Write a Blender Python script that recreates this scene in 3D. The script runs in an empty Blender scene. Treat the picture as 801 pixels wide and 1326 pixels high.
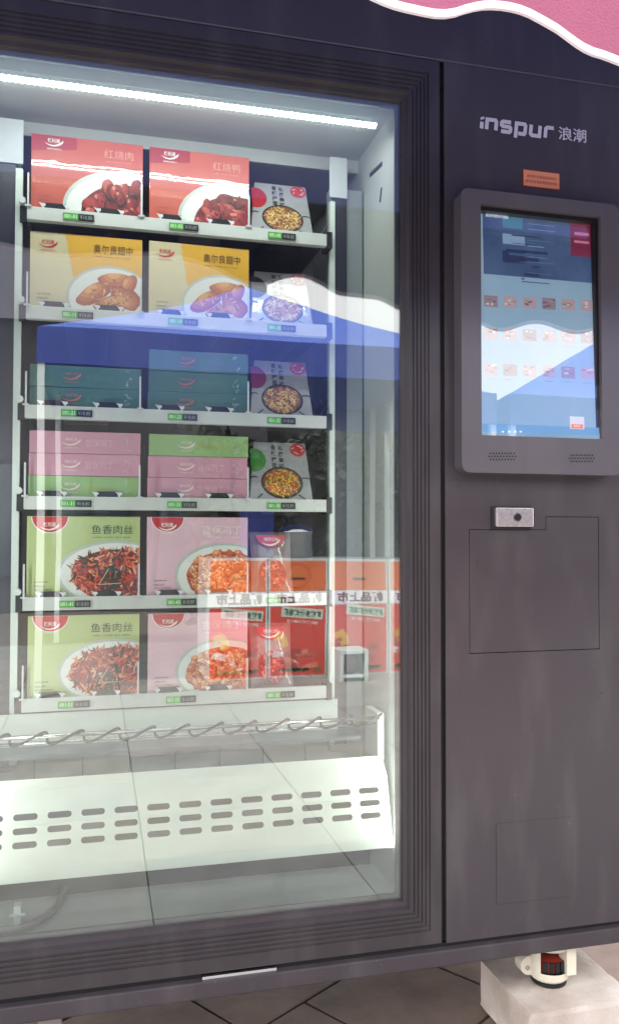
import bpy, math, random
from mathutils import Vector, Matrix
from math import radians as RAD, sin, cos, pi

random.seed(7)
SC = bpy.context.scene
COL = SC.collection

# ------------------------------------------------------------------ camera
W, H, F = 801.0, 1326.0, 1080.0
YAW, PITCH, ROLL = 0.2513, 0.02838, 0.00168
CAM = Vector((0, -1.7, 1.13))
ff = Vector((sin(YAW)*cos(PITCH), cos(YAW)*cos(PITCH), sin(PITCH)))
r0 = Vector((cos(YAW), -sin(YAW), 0)); u0 = r0.cross(ff)
rr = r0*cos(ROLL)+u0*sin(ROLL); uu = -r0*sin(ROLL)+u0*cos(ROLL)
cd = bpy.data.cameras.new('camera'); cam = bpy.data.objects.new('camera', cd); COL.objects.link(cam)
cam.matrix_world = Matrix(((rr.x, uu.x, -ff.x, CAM.x), (rr.y, uu.y, -ff.y, CAM.y), (rr.z, uu.z, -ff.z, CAM.z), (0, 0, 0, 1)))
cd.sensor_fit = 'VERTICAL'; cd.sensor_height = 36; cd.lens = F/H*36
cd.clip_start = .02; cd.clip_end = 3000
SC.camera = cam

def ray(px, py):
    return ff+rr*((px-W/2)/F)-uu*((py-H/2)/F)
def P(px, py, y):                      # point of the photograph on the plane y = const
    d = ray(px, py); return CAM+d*((y-CAM.y)/d.y)
def PZ(px, py, z):
    d = ray(px, py); return CAM+d*((z-CAM.z)/d.z)
GLY = .02
def RF(px, py, y):                     # where a thing seen mirrored in the door glass really stands (y < 0)
    p = P(px, py, 2*GLY-y); return Vector((p.x, y, p.z))

# ------------------------------------------------------------------ world, sun, exposure
wd = bpy.data.worlds.new('World'); SC.world = wd; wd.use_nodes = True
nt = wd.node_tree; bg = nt.nodes['Background']
SUN_EL, SUN_AZ = RAD(70), RAD(-40)     # azimuth measured from +y towards +x
sky = nt.nodes.new('ShaderNodeTexSky'); sky.sky_type = 'NISHITA'; sky.sun_disc = False
sky.sun_elevation = SUN_EL; sky.sun_rotation = SUN_AZ; sky.dust_density = 3.0; sky.air_density = 1.0; sky.ozone_density = 1.0
wtc = nt.nodes.new('ShaderNodeTexCoord'); wn1 = nt.nodes.new('ShaderNodeTexNoise'); wn1.inputs['Scale'].default_value = 2.2; wn1.inputs['Detail'].default_value = 7
wrp = nt.nodes.new('ShaderNodeValToRGB'); wrp.color_ramp.elements[0].position = .30; wrp.color_ramp.elements[1].position = .55
wrp.color_ramp.elements[0].color = (.62, .62, .62, 1); wrp.color_ramp.elements[1].color = (.95, .95, .95, 1)
wmx = nt.nodes.new('ShaderNodeMixRGB'); wmx.inputs[2].default_value = (19.0, 18.8, 18.8, 1)      # thin white cloud over the blue
nt.links.new(wtc.outputs['Generated'], wn1.inputs['Vector']); nt.links.new(wn1.outputs[0], wrp.inputs[0]); nt.links.new(wrp.outputs[0], wmx.inputs[0])
nt.links.new(sky.outputs[0], wmx.inputs[1]); nt.links.new(wmx.outputs[0], bg.inputs[0]); bg.inputs[1].default_value = .12
sl = bpy.data.lights.new('sun', 'SUN'); sl.energy = 3.8; sl.angle = RAD(4); sl.color = (1, .95, .88)
so = bpy.data.objects.new('sun', sl); COL.objects.link(so)
sd = Vector((sin(SUN_AZ)*cos(SUN_EL), cos(SUN_AZ)*cos(SUN_EL), sin(SUN_EL)))
so.rotation_euler = sd.to_track_quat('Z', 'Y').to_euler(); so.location = sd*20
SC.view_settings.view_transform = 'Standard'; SC.view_settings.look = 'None'
SC.view_settings.gamma = 1; SC.view_settings.exposure = .82
try: SC.view_settings.use_curve_mapping = False
except Exception: pass

# ------------------------------------------------------------------ materials
def lin(c):
    return tuple((v/255/12.92 if v/255 <= .04045 else ((v/255+.055)/1.055)**2.4) for v in c)
MATS = {}
def mat(name, rgb, rough=.5, metal=0., coat=0., emis=0., noise=0., nscale=8., bump=0., bscale=60., rgb2=None, srgb=True, stretch=None, sheen=0, trans=0, coatr=.05):
    if name in MATS: return MATS[name]
    m = bpy.data.materials.new(name); m.use_nodes = True; t = m.node_tree; b = t.nodes['Principled BSDF']
    c = lin(rgb) if srgb else rgb
    b.inputs['Base Color'].default_value = (*c, 1); b.inputs['Roughness'].default_value = rough
    b.inputs['Metallic'].default_value = metal; b.inputs['Coat Weight'].default_value = coat; b.inputs['Coat Roughness'].default_value = coatr
    if emis:
        b.inputs['Emission Color'].default_value = (*c, 1); b.inputs['Emission Strength'].default_value = emis
    tc = t.nodes.new('ShaderNodeTexCoord'); vec = tc.outputs['Object']
    if stretch:
        mp = t.nodes.new('ShaderNodeMapping'); mp.inputs['Scale'].default_value = stretch
        t.links.new(vec, mp.inputs['Vector']); vec = mp.outputs['Vector']
    if noise or rgb2:
        n = t.nodes.new('ShaderNodeTexNoise'); n.inputs['Scale'].default_value = nscale; n.inputs['Detail'].default_value = 6; n.inputs['Roughness'].default_value = .6
        t.links.new(vec, n.inputs['Vector'])
        r = t.nodes.new('ShaderNodeValToRGB'); r.color_ramp.elements[0].position = .33; r.color_ramp.elements[1].position = .68
        c2 = lin(rgb2) if (rgb2 and srgb) else (rgb2 if rgb2 else tuple(v*(1-noise) for v in c))
        r.color_ramp.elements[0].color = (*c2, 1); r.color_ramp.elements[1].color = (*c, 1)
        t.links.new(n.outputs[0], r.inputs[0]); t.links.new(r.outputs[0], b.inputs['Base Color'])
        if emis: t.links.new(r.outputs[0], b.inputs['Emission Color'])
    if bump:
        n2 = t.nodes.new('ShaderNodeTexNoise'); n2.inputs['Scale'].default_value = bscale; n2.inputs['Detail'].default_value = 4
        t.links.new(vec, n2.inputs['Vector'])
        bp = t.nodes.new('ShaderNodeBump'); bp.inputs['Strength'].default_value = bump; bp.inputs['Distance'].default_value = .004
        t.links.new(n2.outputs[0], bp.inputs['Height']); t.links.new(bp.outputs[0], b.inputs['Normal'])
        if coat > .5: t.links.new(bp.outputs[0], b.inputs['Coat Normal'])
    MATS[name] = m; return m

def wear(m, r0_, r1_, speck=.10):
    t = m.node_tree; b = t.nodes['Principled BSDF']; tc = t.nodes.new('ShaderNodeTexCoord')
    n = t.nodes.new('ShaderNodeTexNoise'); n.inputs['Scale'].default_value = 3.5; n.inputs['Detail'].default_value = 9; n.inputs['Roughness'].default_value = .68; n.inputs['Distortion'].default_value = .6
    r = t.nodes.new('ShaderNodeMapRange'); r.inputs[1].default_value = .3; r.inputs[2].default_value = .7; r.inputs[3].default_value = r0_; r.inputs[4].default_value = r1_
    t.links.new(tc.outputs['Object'], n.inputs['Vector']); t.links.new(n.outputs[0], r.inputs[0]); t.links.new(r.outputs[0], b.inputs['Roughness'])
    src = b.inputs['Base Color'].links[0].from_socket
    n2 = t.nodes.new('ShaderNodeTexNoise'); n2.inputs['Scale'].default_value = 95; n2.inputs['Detail'].default_value = 2
    r2 = t.nodes.new('ShaderNodeMapRange'); r2.inputs[1].default_value = .70; r2.inputs[2].default_value = .78; r2.inputs[3].default_value = 0; r2.inputs[4].default_value = speck
    mp = t.nodes.new('ShaderNodeMapping'); mp.inputs['Scale'].default_value = (1, 1, .22); n3 = t.nodes.new('ShaderNodeTexNoise'); n3.inputs['Scale'].default_value = 14; n3.inputs['Detail'].default_value = 8
    r3 = t.nodes.new('ShaderNodeMapRange'); r3.inputs[1].default_value = .5; r3.inputs[2].default_value = .8; r3.inputs[3].default_value = 0; r3.inputs[4].default_value = .09
    t.links.new(tc.outputs['Object'], mp.inputs[0]); t.links.new(mp.outputs[0], n3.inputs['Vector']); t.links.new(n3.outputs[0], r3.inputs[0])
    ad = t.nodes.new('ShaderNodeMath'); ad.operation = 'ADD'; t.links.new(r2.outputs[0], ad.inputs[0]); t.links.new(r3.outputs[0], ad.inputs[1])
    mx = t.nodes.new('ShaderNodeMixRGB'); mx.inputs[2].default_value = (.34, .31, .30, 1)
    t.links.new(tc.outputs['Object'], n2.inputs['Vector']); t.links.new(n2.outputs[0], r2.inputs[0]); t.links.new(ad.outputs[0], mx.inputs[0]); t.links.new(src, mx.inputs[1]); t.links.new(mx.outputs[0], b.inputs['Base Color'])
def glass_mat(name, base, tint):
    m = bpy.data.materials.new(name); m.use_nodes = True; t = m.node_tree; t.nodes.clear()
    o = t.nodes.new('ShaderNodeOutputMaterial'); mx = t.nodes.new('ShaderNodeMixShader')
    tr = t.nodes.new('ShaderNodeBsdfTransparent'); tr.inputs[0].default_value = (*tint, 1)
    gl = t.nodes.new('ShaderNodeBsdfGlossy'); gl.inputs['Roughness'].default_value = .0; gl.inputs[0].default_value = (1, 1, 1, 1)
    fr = t.nodes.new('ShaderNodeFresnel'); fr.inputs[0].default_value = 1.5
    tcx = t.nodes.new('ShaderNodeTexCoord'); nz = t.nodes.new('ShaderNodeTexNoise'); nz.inputs['Scale'].default_value = 2.6; nz.inputs['Detail'].default_value = 1
    bpn = t.nodes.new('ShaderNodeBump'); bpn.inputs['Strength'].default_value = 1; bpn.inputs['Distance'].default_value = .0008
    t.links.new(tcx.outputs['Object'], nz.inputs['Vector']); t.links.new(nz.outputs[0], bpn.inputs['Height']); t.links.new(bpn.outputs[0], gl.inputs['Normal'])
    df = t.nodes.new('ShaderNodeBsdfDiffuse'); df.inputs[0].default_value = (.8, .8, .8, 1)
    nd = t.nodes.new('ShaderNodeTexNoise'); nd.inputs['Scale'].default_value = 5; nd.inputs['Detail'].default_value = 8; nd.inputs['Roughness'].default_value = .7; nd.inputs['Distortion'].default_value = 1.5
    mr = t.nodes.new('ShaderNodeMapRange'); mr.inputs[1].default_value = .42; mr.inputs[2].default_value = .75; mr.inputs[3].default_value = .004; mr.inputs[4].default_value = .03
    mpd = t.nodes.new('ShaderNodeMapping'); mpd.inputs['Scale'].default_value = (1, 1, .35); t.links.new(tcx.outputs['Object'], mpd.inputs[0]); t.links.new(mpd.outputs[0], nd.inputs['Vector'])
    t.links.new(nd.outputs[0], mr.inputs[0]); mx2 = t.nodes.new('ShaderNodeMixShader'); t.links.new(mr.outputs[0], mx2.inputs[0]); t.links.new(mx.outputs[0], mx2.inputs[1]); t.links.new(df.outputs[0], mx2.inputs[2])
    ad = t.nodes.new('ShaderNodeMath'); ad.operation = 'ADD'; ad.inputs[1].default_value = base; ad.use_clamp = True
    t.links.new(fr.outputs[0], ad.inputs[0]); t.links.new(ad.outputs[0], mx.inputs[0])
    t.links.new(tr.outputs[0], mx.inputs[1]); t.links.new(gl.outputs[0], mx.inputs[2]); t.links.new(mx2.outputs[0], o.inputs[0])
    MATS[name] = m; return m

PAINT = mat('charcoal_powder_coat', (61, 55, 60), rough=.32, noise=.10, nscale=5, bump=.03, bscale=500)
PAINT2 = mat('frame_aluminium', (53, 48, 52), rough=.36, noise=.1, nscale=20, stretch=(1, 1, 1), bump=.02, bscale=300)
BEZEL = mat('bezel_metal_paint', (94, 89, 95), rough=.34, metal=.25, noise=.06, nscale=6, bump=.03, bscale=600)
wear(PAINT, .26, .42); wear(PAINT2, .30, .45, .06); wear(BEZEL, .28, .42)
BLACK = mat('black_rubber', (14, 13, 16), rough=.6)
BLACKP = mat('black_plastic', (22, 22, 26), rough=.35)
WHITE = mat('white_enamel', (214, 222, 218), rough=.4, noise=.05, nscale=4)
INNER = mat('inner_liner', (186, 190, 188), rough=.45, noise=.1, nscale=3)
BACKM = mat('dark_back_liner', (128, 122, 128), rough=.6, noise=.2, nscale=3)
STEEL = mat('steel', (190, 190, 192), rough=.22, metal=1, bump=.05, bscale=200)
CHROME = mat('chrome', (225, 225, 228), rough=.08, metal=1)
LED = mat('led_diode', (244, 255, 251), emis=9)
LEDH = mat('led_housing', (200, 205, 205), rough=.4)
DOORGLASS = glass_mat('door_glass', .07, (.93, .965, .95))
SCREENGLASS = glass_mat('screen_glass', .03, (.95, .95, .96))

# ------------------------------------------------------------------ mesh builder
class B:
    def __init__(s): s.v = []; s.f = []; s.m = []
    def face(s, pts, mi=0):
        n = len(s.v); s.v += [tuple(p) for p in pts]; s.f.append(tuple(range(n, n+len(pts)))); s.m.append(mi)
    def box(s, x0, x1, y0, y1, z0, z1, mi=0):
        n = len(s.v)
        s.v += [(x, y, z) for x in (x0, x1) for y in (y0, y1) for z in (z0, z1)]
        for q in ((0, 1, 3, 2), (4, 6, 7, 5), (0, 4, 5, 1), (2, 3, 7, 6), (0, 2, 6, 4), (1, 5, 7, 3)):
            s.f.append(tuple(n+i for i in q)); s.m.append(mi)
        return s
    def add(s, other, M=None, mi=None):
        n = len(s.v)
        s.v += [tuple(M @ Vector(p)) if M is not None else tuple(p) for p in other.v]
        s.f += [tuple(n+i for i in q) for q in other.f]
        s.m += other.m if mi is None else [mi]*len(other.f)
        return s
    def prism(s, pts, d, mi=0):        # closed outline (list of Vector) pushed along d
        n = len(s.v); k = len(pts); d = Vector(d)
        s.v += [tuple(p) for p in pts]+[tuple(Vector(p)+d) for p in pts]
        s.f.append(tuple(range(n, n+k))); s.f.append(tuple(range(n+2*k-1, n+k-1, -1)))
        s.m += [mi, mi]
        for i in range(k):
            j = (i+1) % k
            s.f.append((n+i, n+k+i, n+k+j, n+j)); s.m.append(mi)
        return s
    def tube(s, pts, r, seg=8, mi=0, rads=None, cap=True):
        pts = [Vector(p) for p in pts]; rings = []
        up = None
        for i, p in enumerate(pts):
            d = (pts[min(i+1, len(pts)-1)]-pts[max(i-1, 0)]).normalized()
            if up is None:
                up = Vector((0, 0, 1)) if abs(d.z) < .9 else Vector((1, 0, 0))
            a = d.cross(up).normalized(); b = a.cross(d).normalized(); up = b
            rad = rads[i] if rads else r
            n = len(s.v)
            for k in range(seg):
                t = 2*pi*k/seg; s.v.append(tuple(p+a*cos(t)*rad+b*sin(t)*rad))
            rings.append(n)
        for q in range(len(rings)-1):
            for k in range(seg):
                k2 = (k+1) % seg
                s.f.append((rings[q]+k, rings[q]+k2, rings[q+1]+k2, rings[q+1]+k)); s.m.append(mi)
        if cap:
            s.f.append(tuple(rings[0]+k for k in range(seg))[::-1]); s.m.append(mi)
            s.f.append(tuple(rings[-1]+k for k in range(seg))); s.m.append(mi)
        return s
    def lathe(s, c, prof, seg=24, mi=0):
        c = Vector(c); rings = []
        for (r, z) in prof:
            n = len(s.v)
            for k in range(seg):
                t = 2*pi*k/seg; s.v.append((c.x+r*cos(t), c.y+r*sin(t), c.z+z))
            rings.append(n)
        for q in range(len(rings)-1):
            for k in range(seg):
                k2 = (k+1) % seg
                s.f.append((rings[q]+k, rings[q]+k2, rings[q+1]+k2, rings[q+1]+k)); s.m.append(mi)
        return s
    def build(s, name, mats, parent=None, origin=(0, 0, 0), smooth=False, bevel=0, kind=None, loc=None):
        me = bpy.data.meshes.new(name); o3 = Vector(origin)
        me.from_pydata([tuple(Vector(p)-o3) for p in s.v], [], s.f)
        if not isinstance(mats, (list, tuple)): mats = [mats]
        for m in mats: me.materials.append(m)
        for p, i in zip(me.polygons, s.m): p.material_index = i; p.use_smooth = smooth
        me.validate(); me.update()
        ob = bpy.data.objects.new(name, me); COL.objects.link(ob)
        if parent: ob.parent = parent
        if loc is not None: ob.location = loc
        if bevel:
            md = ob.modifiers.new('bevel', 'BEVEL'); md.width = bevel; md.segments = 2; md.limit_method = 'ANGLE'; md.angle_limit = RAD(40)
            md.harden_normals = False
        if kind: ob['kind'] = kind
        return ob

def tag(o, label, cat, group=None):
    o['label'] = label; o['category'] = cat
    if group: o['group'] = group
    return o
def thing(name, loc, label, cat, group=None):
    o = bpy.data.objects.new(name, None); COL.objects.link(o); o.location = loc; o.empty_display_size = .05
    return tag(o, label, cat, group)

TC = {}
def text_b(s, bold=0.0, res=2):
    """flat glyph shapes, lower-left at the origin, unit size; returns (B in x/z plane, width, height)"""
    k = (s, bold, res)
    if k in TC: return TC[k]
    cu = bpy.data.curves.new('txt', 'FONT'); cu.body = s; cu.size = 1; cu.resolution_u = res; cu.offset = bold
    ob = bpy.data.objects.new('txt', cu); COL.objects.link(ob)
    dg = bpy.context.evaluated_depsgraph_get(); ev = ob.evaluated_get(dg); me = ev.to_mesh()
    b = B(); vs = [v.co.copy() for v in me.vertices]
    if vs:
        x0 = min(v.x for v in vs); y0 = min(v.y for v in vs); x1 = max(v.x for v in vs); y1 = max(v.y for v in vs)
    else: x0 = y0 = 0; x1 = y1 = 1
    b.v = [(v.x-x0, 0, v.y-y0) for v in vs]
    b.f = [tuple(p.vertices) for p in me.polygons]; b.m = [0]*len(b.f)
    ev.to_mesh_clear(); bpy.data.objects.remove(ob); bpy.data.curves.remove(cu)
    TC[k] = (b, x1-x0, y1-y0); return TC[k]
def put_text(dst, s, x, z, y, w=None, h=None, mi=0, bold=0.0, M=None, res=2, faceback=False):
    b, tw, th = text_b(s, bold, res)
    sx = w/tw if w else (h/th); sz = h/th if h else (w/tw)
    if not faceback:
        T = Matrix(((sx, 0, 0, x), (0, 1, 0, y), (0, 0, sz, z), (0, 0, 0, 1)))
    else:                              # reads correctly for someone looking towards -y
        T = Matrix(((-sx, 0, 0, x), (0, 1, 0, y), (0, 0, sz, z), (0, 0, 0, 1)))
    if M is not None: T = M @ T
    dst.add(b, T, mi)

def ribbon(dst, pts, w, y, mi=0):      # thick polyline in the x/z plane, mitred
    pts = [Vector((p[0], p[1])) for p in pts]; L = []; R_ = []
    for i, p in enumerate(pts):
        a = (p-pts[i-1]).normalized() if i else None
        b = (pts[i+1]-p).normalized() if i < len(pts)-1 else None
        a = a or b; b = b or a
        n = Vector((-(a+b).y, (a+b).x)).normalized(); k = w/2/max(.45, n.dot(Vector((-a.y, a.x))))
        L.append(p+n*k); R_.append(p-n*k)
    for i in range(len(pts)-1):
        dst.face([(L[i].x, y, L[i].y), (R_[i].x, y, R_[i].y), (R_[i+1].x, y, R_[i+1].y), (L[i+1].x, y, L[i+1].y)], mi)

def curve_sheet(outline, holes, thick):
    """flat sheet with holes in the x/y plane as a B"""
    cu = bpy.data.curves.new('c', 'CURVE'); cu.dimensions = '2D'; cu.fill_mode = 'BOTH'; cu.extrude = thick/2
    for pl in [outline]+holes:
        sp = cu.splines.new('POLY'); sp.points.add(len(pl)-1); sp.use_cyclic_u = True
        for q, p in zip(sp.points, pl): q.co = (p[0], p[1], 0, 1)
    ob = bpy.data.objects.new('c', cu); COL.objects.link(ob)
    dg = bpy.context.evaluated_depsgraph_get(); ev = ob.evaluated_get(dg); me = ev.to_mesh()
    b = B(); b.v = [tuple(v.co) for v in me.vertices]; b.f = [tuple(p.vertices) for p in me.polygons]; b.m = [0]*len(b.f)
    ev.to_mesh_clear(); bpy.data.objects.remove(ob); bpy.data.curves.remove(cu)
    return b
def rrect(x0, x1, z0, z1, r, n=5):
    o = []
    for cx, cz, a in ((x1-r, z0+r, -pi/2), (x1-r, z1-r, 0), (x0+r, z1-r, pi/2), (x0+r, z0+r, pi)):
        for k in range(n+1):
            t = a+pi/2*k/n; o.append((cx+r*cos(t), cz+r*sin(t)))
    return o

# ================================================================== GROUND
gb = B(); gb.face([(-300, -300, -.012), (300, -300, -.012), (300, 300, -.012), (-300, 300, -.012)])
g = gb.build('ground', mat('joint_mortar', (116, 108, 102), rough=.9, noise=.3, nscale=9, bump=.3, bscale=40), kind='structure')
pv = B(); pv.box(-5.2, 5.8, -6.9, 1.8, -.0115, -.007)
paving = pv.build('paving', mat('paving_bed', (66, 58, 55), rough=.9, noise=.3, nscale=12), kind='structure')
tile_m = [mat('tile_%s' % n, c, rough=.62, rgb2=c2, nscale=3.2, bump=.35, bscale=26) for n, c, c2 in
          (('tan', (168, 165, 158), (140, 137, 130)), ('grey', (162, 161, 157), (132, 131, 128)), ('rose', (170, 165, 160), (146, 141, 137)))]
TX, TY = .69, .46
shapes = []
for m_ in tile_m:
    t = B(); t.box(0, TX-.0045, 0, TY-.0045, -.007, 0); o = t.build('tile', m_, paving, bevel=.002); o.data.name = 'tile'; shapes.append(o)
k = 0
for i in range(-7, 8):
    for j in range(-15, 0):
        x = .18+TX*i; y = -.32+TY*j
        if k < 3: o = shapes[k]
        else:
            o = random.choice(shapes).copy(); COL.objects.link(o); o.parent = paving
        o.location = (x, y, random.uniform(-.0012, .0012)); k += 1

# darker flagstones laid askew along the machine
def clip_y(poly, y0):
    o = []
    for i in range(len(poly)):
        a, b = poly[i], poly[(i+1) % len(poly)]
        if a[1] >= y0: o.append(a)
        if (a[1] >= y0) != (b[1] >= y0):
            t = (y0-a[1])/(b[1]-a[1]); o.append((a[0]+(b[0]-a[0])*t, y0))
    return o
st_m = [mat('flag_%d' % i, c, rough=.7, rgb2=c2, nscale=5, bump=.6, bscale=22) for i, (c, c2) in enumerate((((134, 114, 102), (104, 88, 79)), ((126, 108, 98), (98, 84, 76)), ((142, 118, 104), (108, 90, 80))))]
for i in range(-6, 9):
    for j in range(-6, 9):
        S_ = .36; ca, sa = cos(RAD(33)), sin(RAD(33)); g0 = .0042
        off = .18 if j % 2 else 0
        q = [(S_*i+off+g0, S_*j+g0), (S_*(i+1)+off-g0, S_*j+g0), (S_*(i+1)+off-g0, S_*(j+1)-g0), (S_*i+off+g0, S_*(j+1)-g0)]
        q = [(x*ca-y*sa+.35, x*sa+y*ca+.2) for x, y in q]
        if max(p[1] for p in q) < -.30 or min(p[1] for p in q) > 1.7 or max(p[0] for p in q) < -1.2 or min(p[0] for p in q) > 2.2: continue
        q = clip_y(q, -.318)
        if len(q) < 3: continue
        t = B(); t.prism([Vector((x, y, -.002)) for x, y in q], (0, 0, -.005+random.uniform(-.0003, .0003)))
        t.build('flagstone', random.choice(st_m), paving, bevel=.002)

# ================================================================== VENDING MACHINE
MX0, MX1 = -.37, 1.235           # outer sides
GX0, GX1, GZ0, GZ1 = -.275, .647, .345, 2.091
ZB = .205                         # underside of the base
vm = thing('vending_machine', (.4, .35, 0), 'dark charcoal glass fronted vending machine with lit shelves and touch screen', 'vending machine')
VO = (.4, .35, 0)
def part(b, name, mats, parent=vm, **k): return b.build(name, mats, parent, VO if True else None, **k)

# carcass
c = B()
c.box(MX0, MX0+.03, .03, .88, .247, 2.44); c.box(MX1-.03, MX1, .03, .88, .247, 2.44)
c.box(MX0+.03, MX1-.03, .85, .88, .247, 2.44); c.box(MX0+.03, MX1-.03, .03, .85, 2.41, 2.44)
c.box(.70, .72, .03, .85, .247, 2.33)
part(c, 'cabinet', PAINT, bevel=.002)
c = B(); c.box(MX0, MX1, -.012, .88, ZB, .2395)
part(c, 'base', PAINT, bevel=.003)
c = B(); c.box(MX0, MX1, .0, .03, 2.192, 2.44)
part(c, 'header_panel', PAINT, bevel=.002)
c = B(); c.box(MX0+.001, MX1-.001, -.0012, .004, 2.1892, 2.1918); part(c, 'header_seam_highlight', mat('seam_highlight', (104, 100, 110), rough=.35, metal=.3))  # highlight along the seam, painted as a thin lighter strip
c = B(); c.box(.7355, .7435, .012, .03, .247, 2.19); part(c, 'gasket', BLACK); c = B(); c.box(MX0+.001, MX1-.001, .006, .03, .2395, .247); part(c, 'gasket', BLACK)
a, b_ = P(262, 1266, -.006), P(358, 1252, -.006)
c = B(); c.box(a.x, b_.x, -.006, .004, .240, .2465); part(c, 'latch_strip', CHROME)

# interior liner (open to the front)
c = B(); IY = .80
c.box(GX0-.012, GX0, .035, IY, .34, 2.10)
c.box(GX1+.003, GX1+.015, .035, IY, .34, 2.10)
c.box(GX0, GX1+.003, .035, IY, 2.10, 2.115)
c.box(GX0, GX1+.003, .035, IY, .33, .345)
part(c, 'inner_liner', INNER)
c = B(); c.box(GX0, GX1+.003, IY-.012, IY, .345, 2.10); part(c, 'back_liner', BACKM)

bz_ = (P(60, 166, .30).z+P(330, 204, .30).z)/2
c = B(); c.box(GX0, GX1+.003, .335, .345, bz_, 2.10); part(c, 'ceiling_baffle', INNER)
# door frame: moulded profile swept round the opening with mitred corners
prof = [(0, .004), (0.002, .0), (.024, .0)]
u = .026
for i in range(5):
    prof += [(u, .0), (u+.0015, .0034), (u+.0040, .0034), (u+.0055, .0)]; u += .0086
prof += [(.071, .0), (.075, .010), (.0825, .012), (.0845, .018)]
OX0, OX1, OZ0, OZ1 = -.362, .7345, .2480, 2.1885
KX = (OX1-GX1)/.0845; 
def ring(d, y):
    # linear in d between the outer edge and the glass edge on every side
    t = d/.0845
    return [(OX0+(GX0-OX0)*t, y, OZ0+(GZ0-OZ0)*t), (OX1+(GX1-OX1)*t, y, OZ0+(GZ0-OZ0)*t), (OX1+(GX1-OX1)*t, y, OZ1+(GZ1-OZ1)*t), (OX0+(GX0-OX0)*t, y, OZ1+(GZ1-OZ1)*t)]
c = B(); full = [(0, .03)]+prof+[(.0845, .033)]
for d, y in full: c.v += ring(d, y)
for q in range(len(full)-1):
    for i in range(4):
        j = (i+1) % 4
        c.f.append((q*4+i, q*4+j, q*4+4+j, q*4+4+i)); c.m.append(0)
frame = part(c, 'door_frame', PAINT2)
c = B()
for x0, x1, z0, z1 in ((GX0, GX0+.010, GZ0, GZ1), (GX1-.010, GX1, GZ0, GZ1), (GX0+.01, GX1-.01, GZ0, GZ0+.010), (GX0+.01, GX1-.01, GZ1-.010, GZ1)):
    c.box(x0, x1, .0265, .032, z0, z1)
part(c, 'glass_gasket', mat('grey_gasket', (96, 98, 104), rough=.5))
c = B(); c.box(GX0-.002, GX1+.002, GLY, GLY+.005, GZ0-.002, GZ1+.002)
part(c, 'glass_pane', DOORGLASS)

# right hand door with its recessed flap
PX0, PX1, PZ0, PZ1 = .7445, MX1, .2480, 2.1885
c = B(); FL = (P(607, 685, 0).x, P(776, 842, 0).x, P(700, 843.5, 0).z, P(740, 669, 0).z)
out = [(PX0, PZ0), (PX1, PZ0), (PX1, PZ1), (PX0, PZ1)]
cut = (FL[0], P(706, 668, 0).x, P(640, 685.5, 0).z)
flap = [(FL[0], FL[2]), (FL[1], FL[2]), (FL[1], FL[3]), (cut[1], FL[3]), (cut[1], cut[2]), (FL[0], cut[2])]
sh = curve_sheet(out, [flap], .022)
T = Matrix(((1, 0, 0, 0), (0, 0, 1, .012), (0, 1, 0, 0), (0, 0, 0, 1)))
c.add(sh, T); part(c, 'control_door', PAINT, bevel=.0015)
g_ = .0014
c = B(); ins = [(FL[0]+g_, FL[2]+g_), (FL[1]-g_, FL[2]+g_), (FL[1]-g_, FL[3]-g_), (cut[1]+g_, FL[3]-g_), (cut[1]+g_, cut[2]-g_), (FL[0]+g_, cut[2]-g_)]
c.prism([Vector((x, .0012, z)) for x, z in ins], (0, .015, 0)); part(c, 'service_flap', PAINT, bevel=.0008)
# small cover plate low on the door
a = P(642, 1067, 0); b_ = P(740, 1160, 0)
c = B(); w_ = .0012
c.prism([Vector((x, -.0006, z)) for x, z in ((a.x, b_.z), (b_.x, b_.z), (b_.x, a.z), (a.x, a.z))], (0, .002, 0)); part(c, 'cover_plate', PAINT, bevel=.0008)

# lock
a, b_ = P(636, 658, 0), P(686, 683, 0)
z0, z1 = b_.z, P(660, 657, 0).z
c = B(); c.box(a.x-.002, b_.x+.003, -.003, .001, z0-.003, z1+.002); lockb = part(c, 'lock_surround', BLACKP, bevel=.001)
c = B(); c.box(a.x+.003, b_.x, -.016, -.003, z0+.001, z1-.001); part(c, 'lock', mat('brushed_lock', (205, 200, 202), rough=.3, metal=.9, noise=.3, nscale=120, bump=.1, bscale=300), lockb, bevel=.0025)
c = B(); cx, cz = (a.x+b_.x)/2+.006, (z0+z1)/2
for k, (r1, yy) in enumerate(((.0105, -.018), (.0080, -.0205))):
    c.tube([(cx, yy+.004, cz), (cx, yy, cz)], r1, 20, mi=k)
c.box(cx-.0012, cx+.0012, -.0212, -.020, cz-.005, cz+.005, 1); c.box(cx-.0035, cx+.0035, -.0211, -.020, cz+.001, cz+.004, 1)
part(c, 'lock_cylinder', [STEEL, BLACKP], lockb)

# touch screen housing
BX0, BX1, BZ0 = P(597, 400, -.04).x, 1.158, P(690, 613.5, -.04).z
BZ1 = P(690, 253, -.04).z
SX0, SX1 = P(622.6, 420, -.04).x, P(778, 420, -.04).x
SZ0, SZ1 = P(700, 566, -.04).z, P(697, 272, -.04).z
sh = curve_sheet(rrect(BX0, BX1, BZ0, BZ1, .018), [rrect(SX0, SX1, SZ0, SZ1, .002, 2)], .0395)
T = Matrix(((1, 0, 0, 0), (0, 0, 1, -.0202), (0, 1, 0, 0), (0, 0, 0, 1)))
c = B(); c.add(sh, T); bez = part(c, 'screen_housing', BEZEL, bevel=.003)
TILT = RAD(2.1)
s0 = Vector((0, -.030, SZ0)); sn = Vector((0, -cos(TILT), sin(TILT)))      # the display leans back a little
def PS(px, py, off=0.0):
    d = ray(px, py); q = s0+sn*off; return CAM+d*((q-CAM).dot(sn)/d.dot(sn))
def sq(x, z, off=0.0):
    return Vector((x, s0.y+(z-SZ0)*math.tan(TILT)-off, z))
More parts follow.
